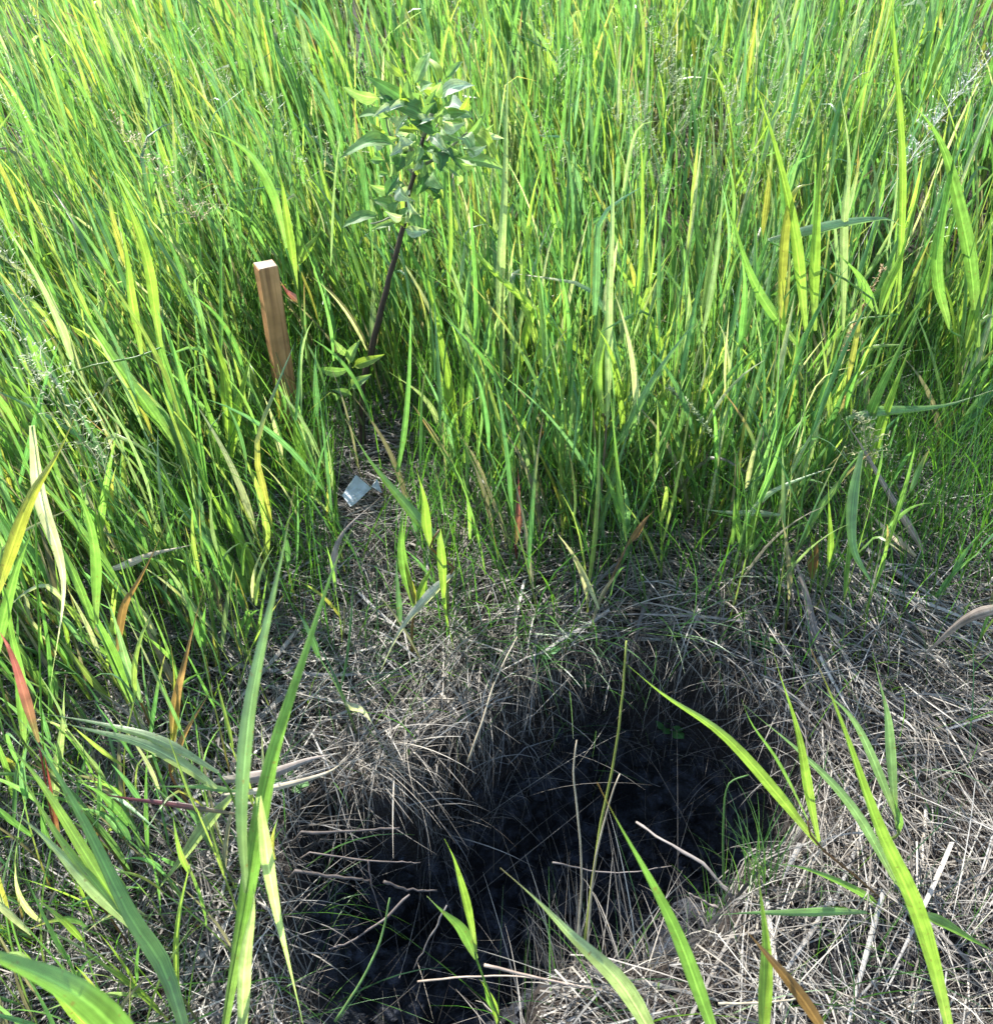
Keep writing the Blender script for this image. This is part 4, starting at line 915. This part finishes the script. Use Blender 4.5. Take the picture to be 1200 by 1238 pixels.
# ------------------------------------------------------------------ small herb seedlings by the pit
def herb(label, px, py, n, size, name='herb_seedling', c=(.09, .20, .05), z=0.0, Y=None):
    P0 = Gd(px, py, z); h = hz(P0[0], P0[1]); P0 = Gd(px, py, h); P0[2] = hz(P0[0], P0[1])
    e = link(name, None, None, P0); tag(e, label, 'seedling', 'small herb seedlings at the pit rim')
    for i in range(n):
        a_ = i * 2.4 + random.random(); L = size * random.uniform(.7, 1.2); el = random.uniform(.2, .9)
        d = np.array([math.cos(a_) * math.cos(el), math.sin(a_) * math.cos(el), math.sin(el)])
        k = 8; s = np.linspace(0, 1, k)
        P = d * L * s[:, None] + np.array([0, 0, 1]) * (-.35 * L * s[:, None] ** 2) + [0, 0, .008 + .004 * i]
        S = np.array([-math.sin(a_), math.cos(a_), 0.])[None] * np.ones((k, 1))
        wd = L * .52 * np.clip(np.sin(np.pi * np.clip((s - .2) / .8, 0, 1) ** .9), .05, 1)
        V, f, CC, U = ribbon_arrays(P[None], S[None], wd[None], (np.array(c) * random.uniform(.8, 1.25) * np.ones((k, 3)))[None], .25, 3)
        link('leaf', raw_mesh('leaf', V, f, CC, U, M_LEAF), e)
herb('tiny pale herb rosette on the left rim of the pit near the blue-grey blade', 372, 1025, 7, .04, c=(.14, .30, .09))
herb('tiny herb rosette in the dark soil at the far rim, left one of two', 655, 825, 6, .05, c=(.07, .20, .06))
herb('small narrow-leaved seedling on the far right rim of the pit', 822, 812, 7, .045, c=(.07, .19, .05))
herb('tiny round-leaved seedling in the middle of the far rim', 700, 800, 6, .035, c=(.06, .17, .05))
herb('small seedling clinging to the upper right wall of the pit', 895, 880, 6, .035, c=(.08, .2, .06))

# ------------------------------------------------------------------ flowering grasses (panicles)
def panicle_arrays(base, H, lean, col, spike=False, dens=1.0):
    base = np.asarray(base, float)
    P, D, S = curves(base[None], np.array([lean[0]]), np.array([H]), np.array([.05]), np.array([lean[1]]), 12)
    parts = [ribbon_arrays(P, S, np.linspace(.0028, .0012, 12)[None], np.array([[col] * 12]) * .8, across=2)]
    P = P[0]
    n = int((46 if not spike else 60) * dens)
    s = rng.uniform(.68, 1, n); fi = s * 11; i0 = np.minimum(fi.astype(int), 10)
    r0 = P[i0] + (P[i0 + 1] - P[i0]) * (fi - i0)[:, None]
    L = (.06 * (1.15 - s) / .45 + .006) * rng.uniform(.5, 1.2, n) if not spike else np.full(n, .006)
    az = rng.uniform(0, 6.28, n)
    B, BD, BS = curves(r0, az, L, rng.uniform(.5, 1.2, n), rng.uniform(0, .8, n), 4)
    parts.append(ribbon_arrays(B, BS, np.full((n, 4), .0009), np.tile(np.array(col) * .8, (n, 4, 1)), across=2))
    m_ = 3; ii = rng.integers(0, n, n * m_); u = rng.integers(1, 4, n * m_)
    e0 = B[ii, u]
    Q, QD, QS = curves(e0, rng.uniform(0, 6.28, n * m_), rng.uniform(.005, .010, n * m_), rng.uniform(.2, 1.5, n * m_), rng.uniform(0, .5, n * m_), 4)
    parts.append(ribbon_arrays(Q, QS, np.array([[.0008, .0026, .0024, .0005]]) * np.ones((n * m_, 1)), np.tile(np.array(col), (n * m_, 4, 1)) * rng.uniform(.8, 1.2, (n * m_, 1, 1)), across=2))
    return parts
allp = []
for i in range(90):
    x = rng.uniform(-2.2, 2.4); y = rng.uniform(2.5, 4.4)
    if i < 24: x, y = rng.uniform(.3, 1.5), rng.uniform(2.4, 3.4)
    elif i < 40: x, y = rng.uniform(-1.9, -.9), rng.uniform(1.7, 2.9)
    h = rng.uniform(.75, 1.0)
    ps = panicle_arrays((x, y, hz(x, y)), h, (math.pi + rng.normal(0, .7), rng.uniform(.1, .6)), np.array([.28, .33, .17]) * rng.uniform(.8, 1.2))
    px, py = proj(ps[0][0])
    if ((px > 420) & (px < 610) & (py > 60) & (py < 300)).any() and y < 2.15: continue
    allp += ps
V, Fc, C, U = merge(allp)
tag(link('grass_flower_heads', raw_mesh('grass_flower_heads', V, Fc, C, U, M_STRAW)), 'haze of fine flowering grass panicles above the back grass', kind='stuff')
def flower(label, px, py, Y, H, col, spike=False, lean=(3.1, .4), dens=1.0):
    """single flowering grass whose tip is near (px,py)"""
    tip = W(px, py, Y); x = tip[0] - math.cos(lean[0]) * lean[1] * H * .35; z = hz(x, Y); H = max(tip[2] - z, .1) * 1.03
    e = link('flowering_grass', None, None, (x, Y, z)); tag(e, label, 'flowering grass', 'flowering grass stalks')
    ps = panicle_arrays((0, 0, 0), H, lean, col, spike, dens)
    link('stalk', raw_mesh('stalk', *ps[0], M_STRAW), e)
    link('flower_head', raw_mesh('flower_head', *merge(ps[1:]), M_STRAW), e)
flower('feathery green-white grass flower head at the left edge above the yellow blade', 88, 440, 1.35, .5, (.22, .26, .12), dens=1.4)
flower('buff flower head arching in the upper left grass', 170, 130, 2.3, .9, (.46, .38, .22), lean=(3.2, .6), dens=2)
flower('small open flower head beside the pale bent blade at upper left', 60, 380, 1.5, .5, (.36, .40, .24))
flower('narrow nodding green spike in the thatch right of the centre', 832, 449, 1.7, .5, (.30, .36, .18), spike=True, lean=(3.1, .9), dens=1.5)
flower('brownish flower spike right of the upper right fan', 1058, 340, 1.95, .7, (.34, .24, .12), spike=True, lean=(.5, .3), dens=1.8)
flower('silvery drooping flower head at the top right corner', 1185, 45, 2.4, .9, (.50, .52, .44), lean=(.3, .7), dens=2)
flower('pale flower head low in the right grass by the striped blade', 1050, 505, 1.7, .5, (.34, .34, .18), dens=1.6)
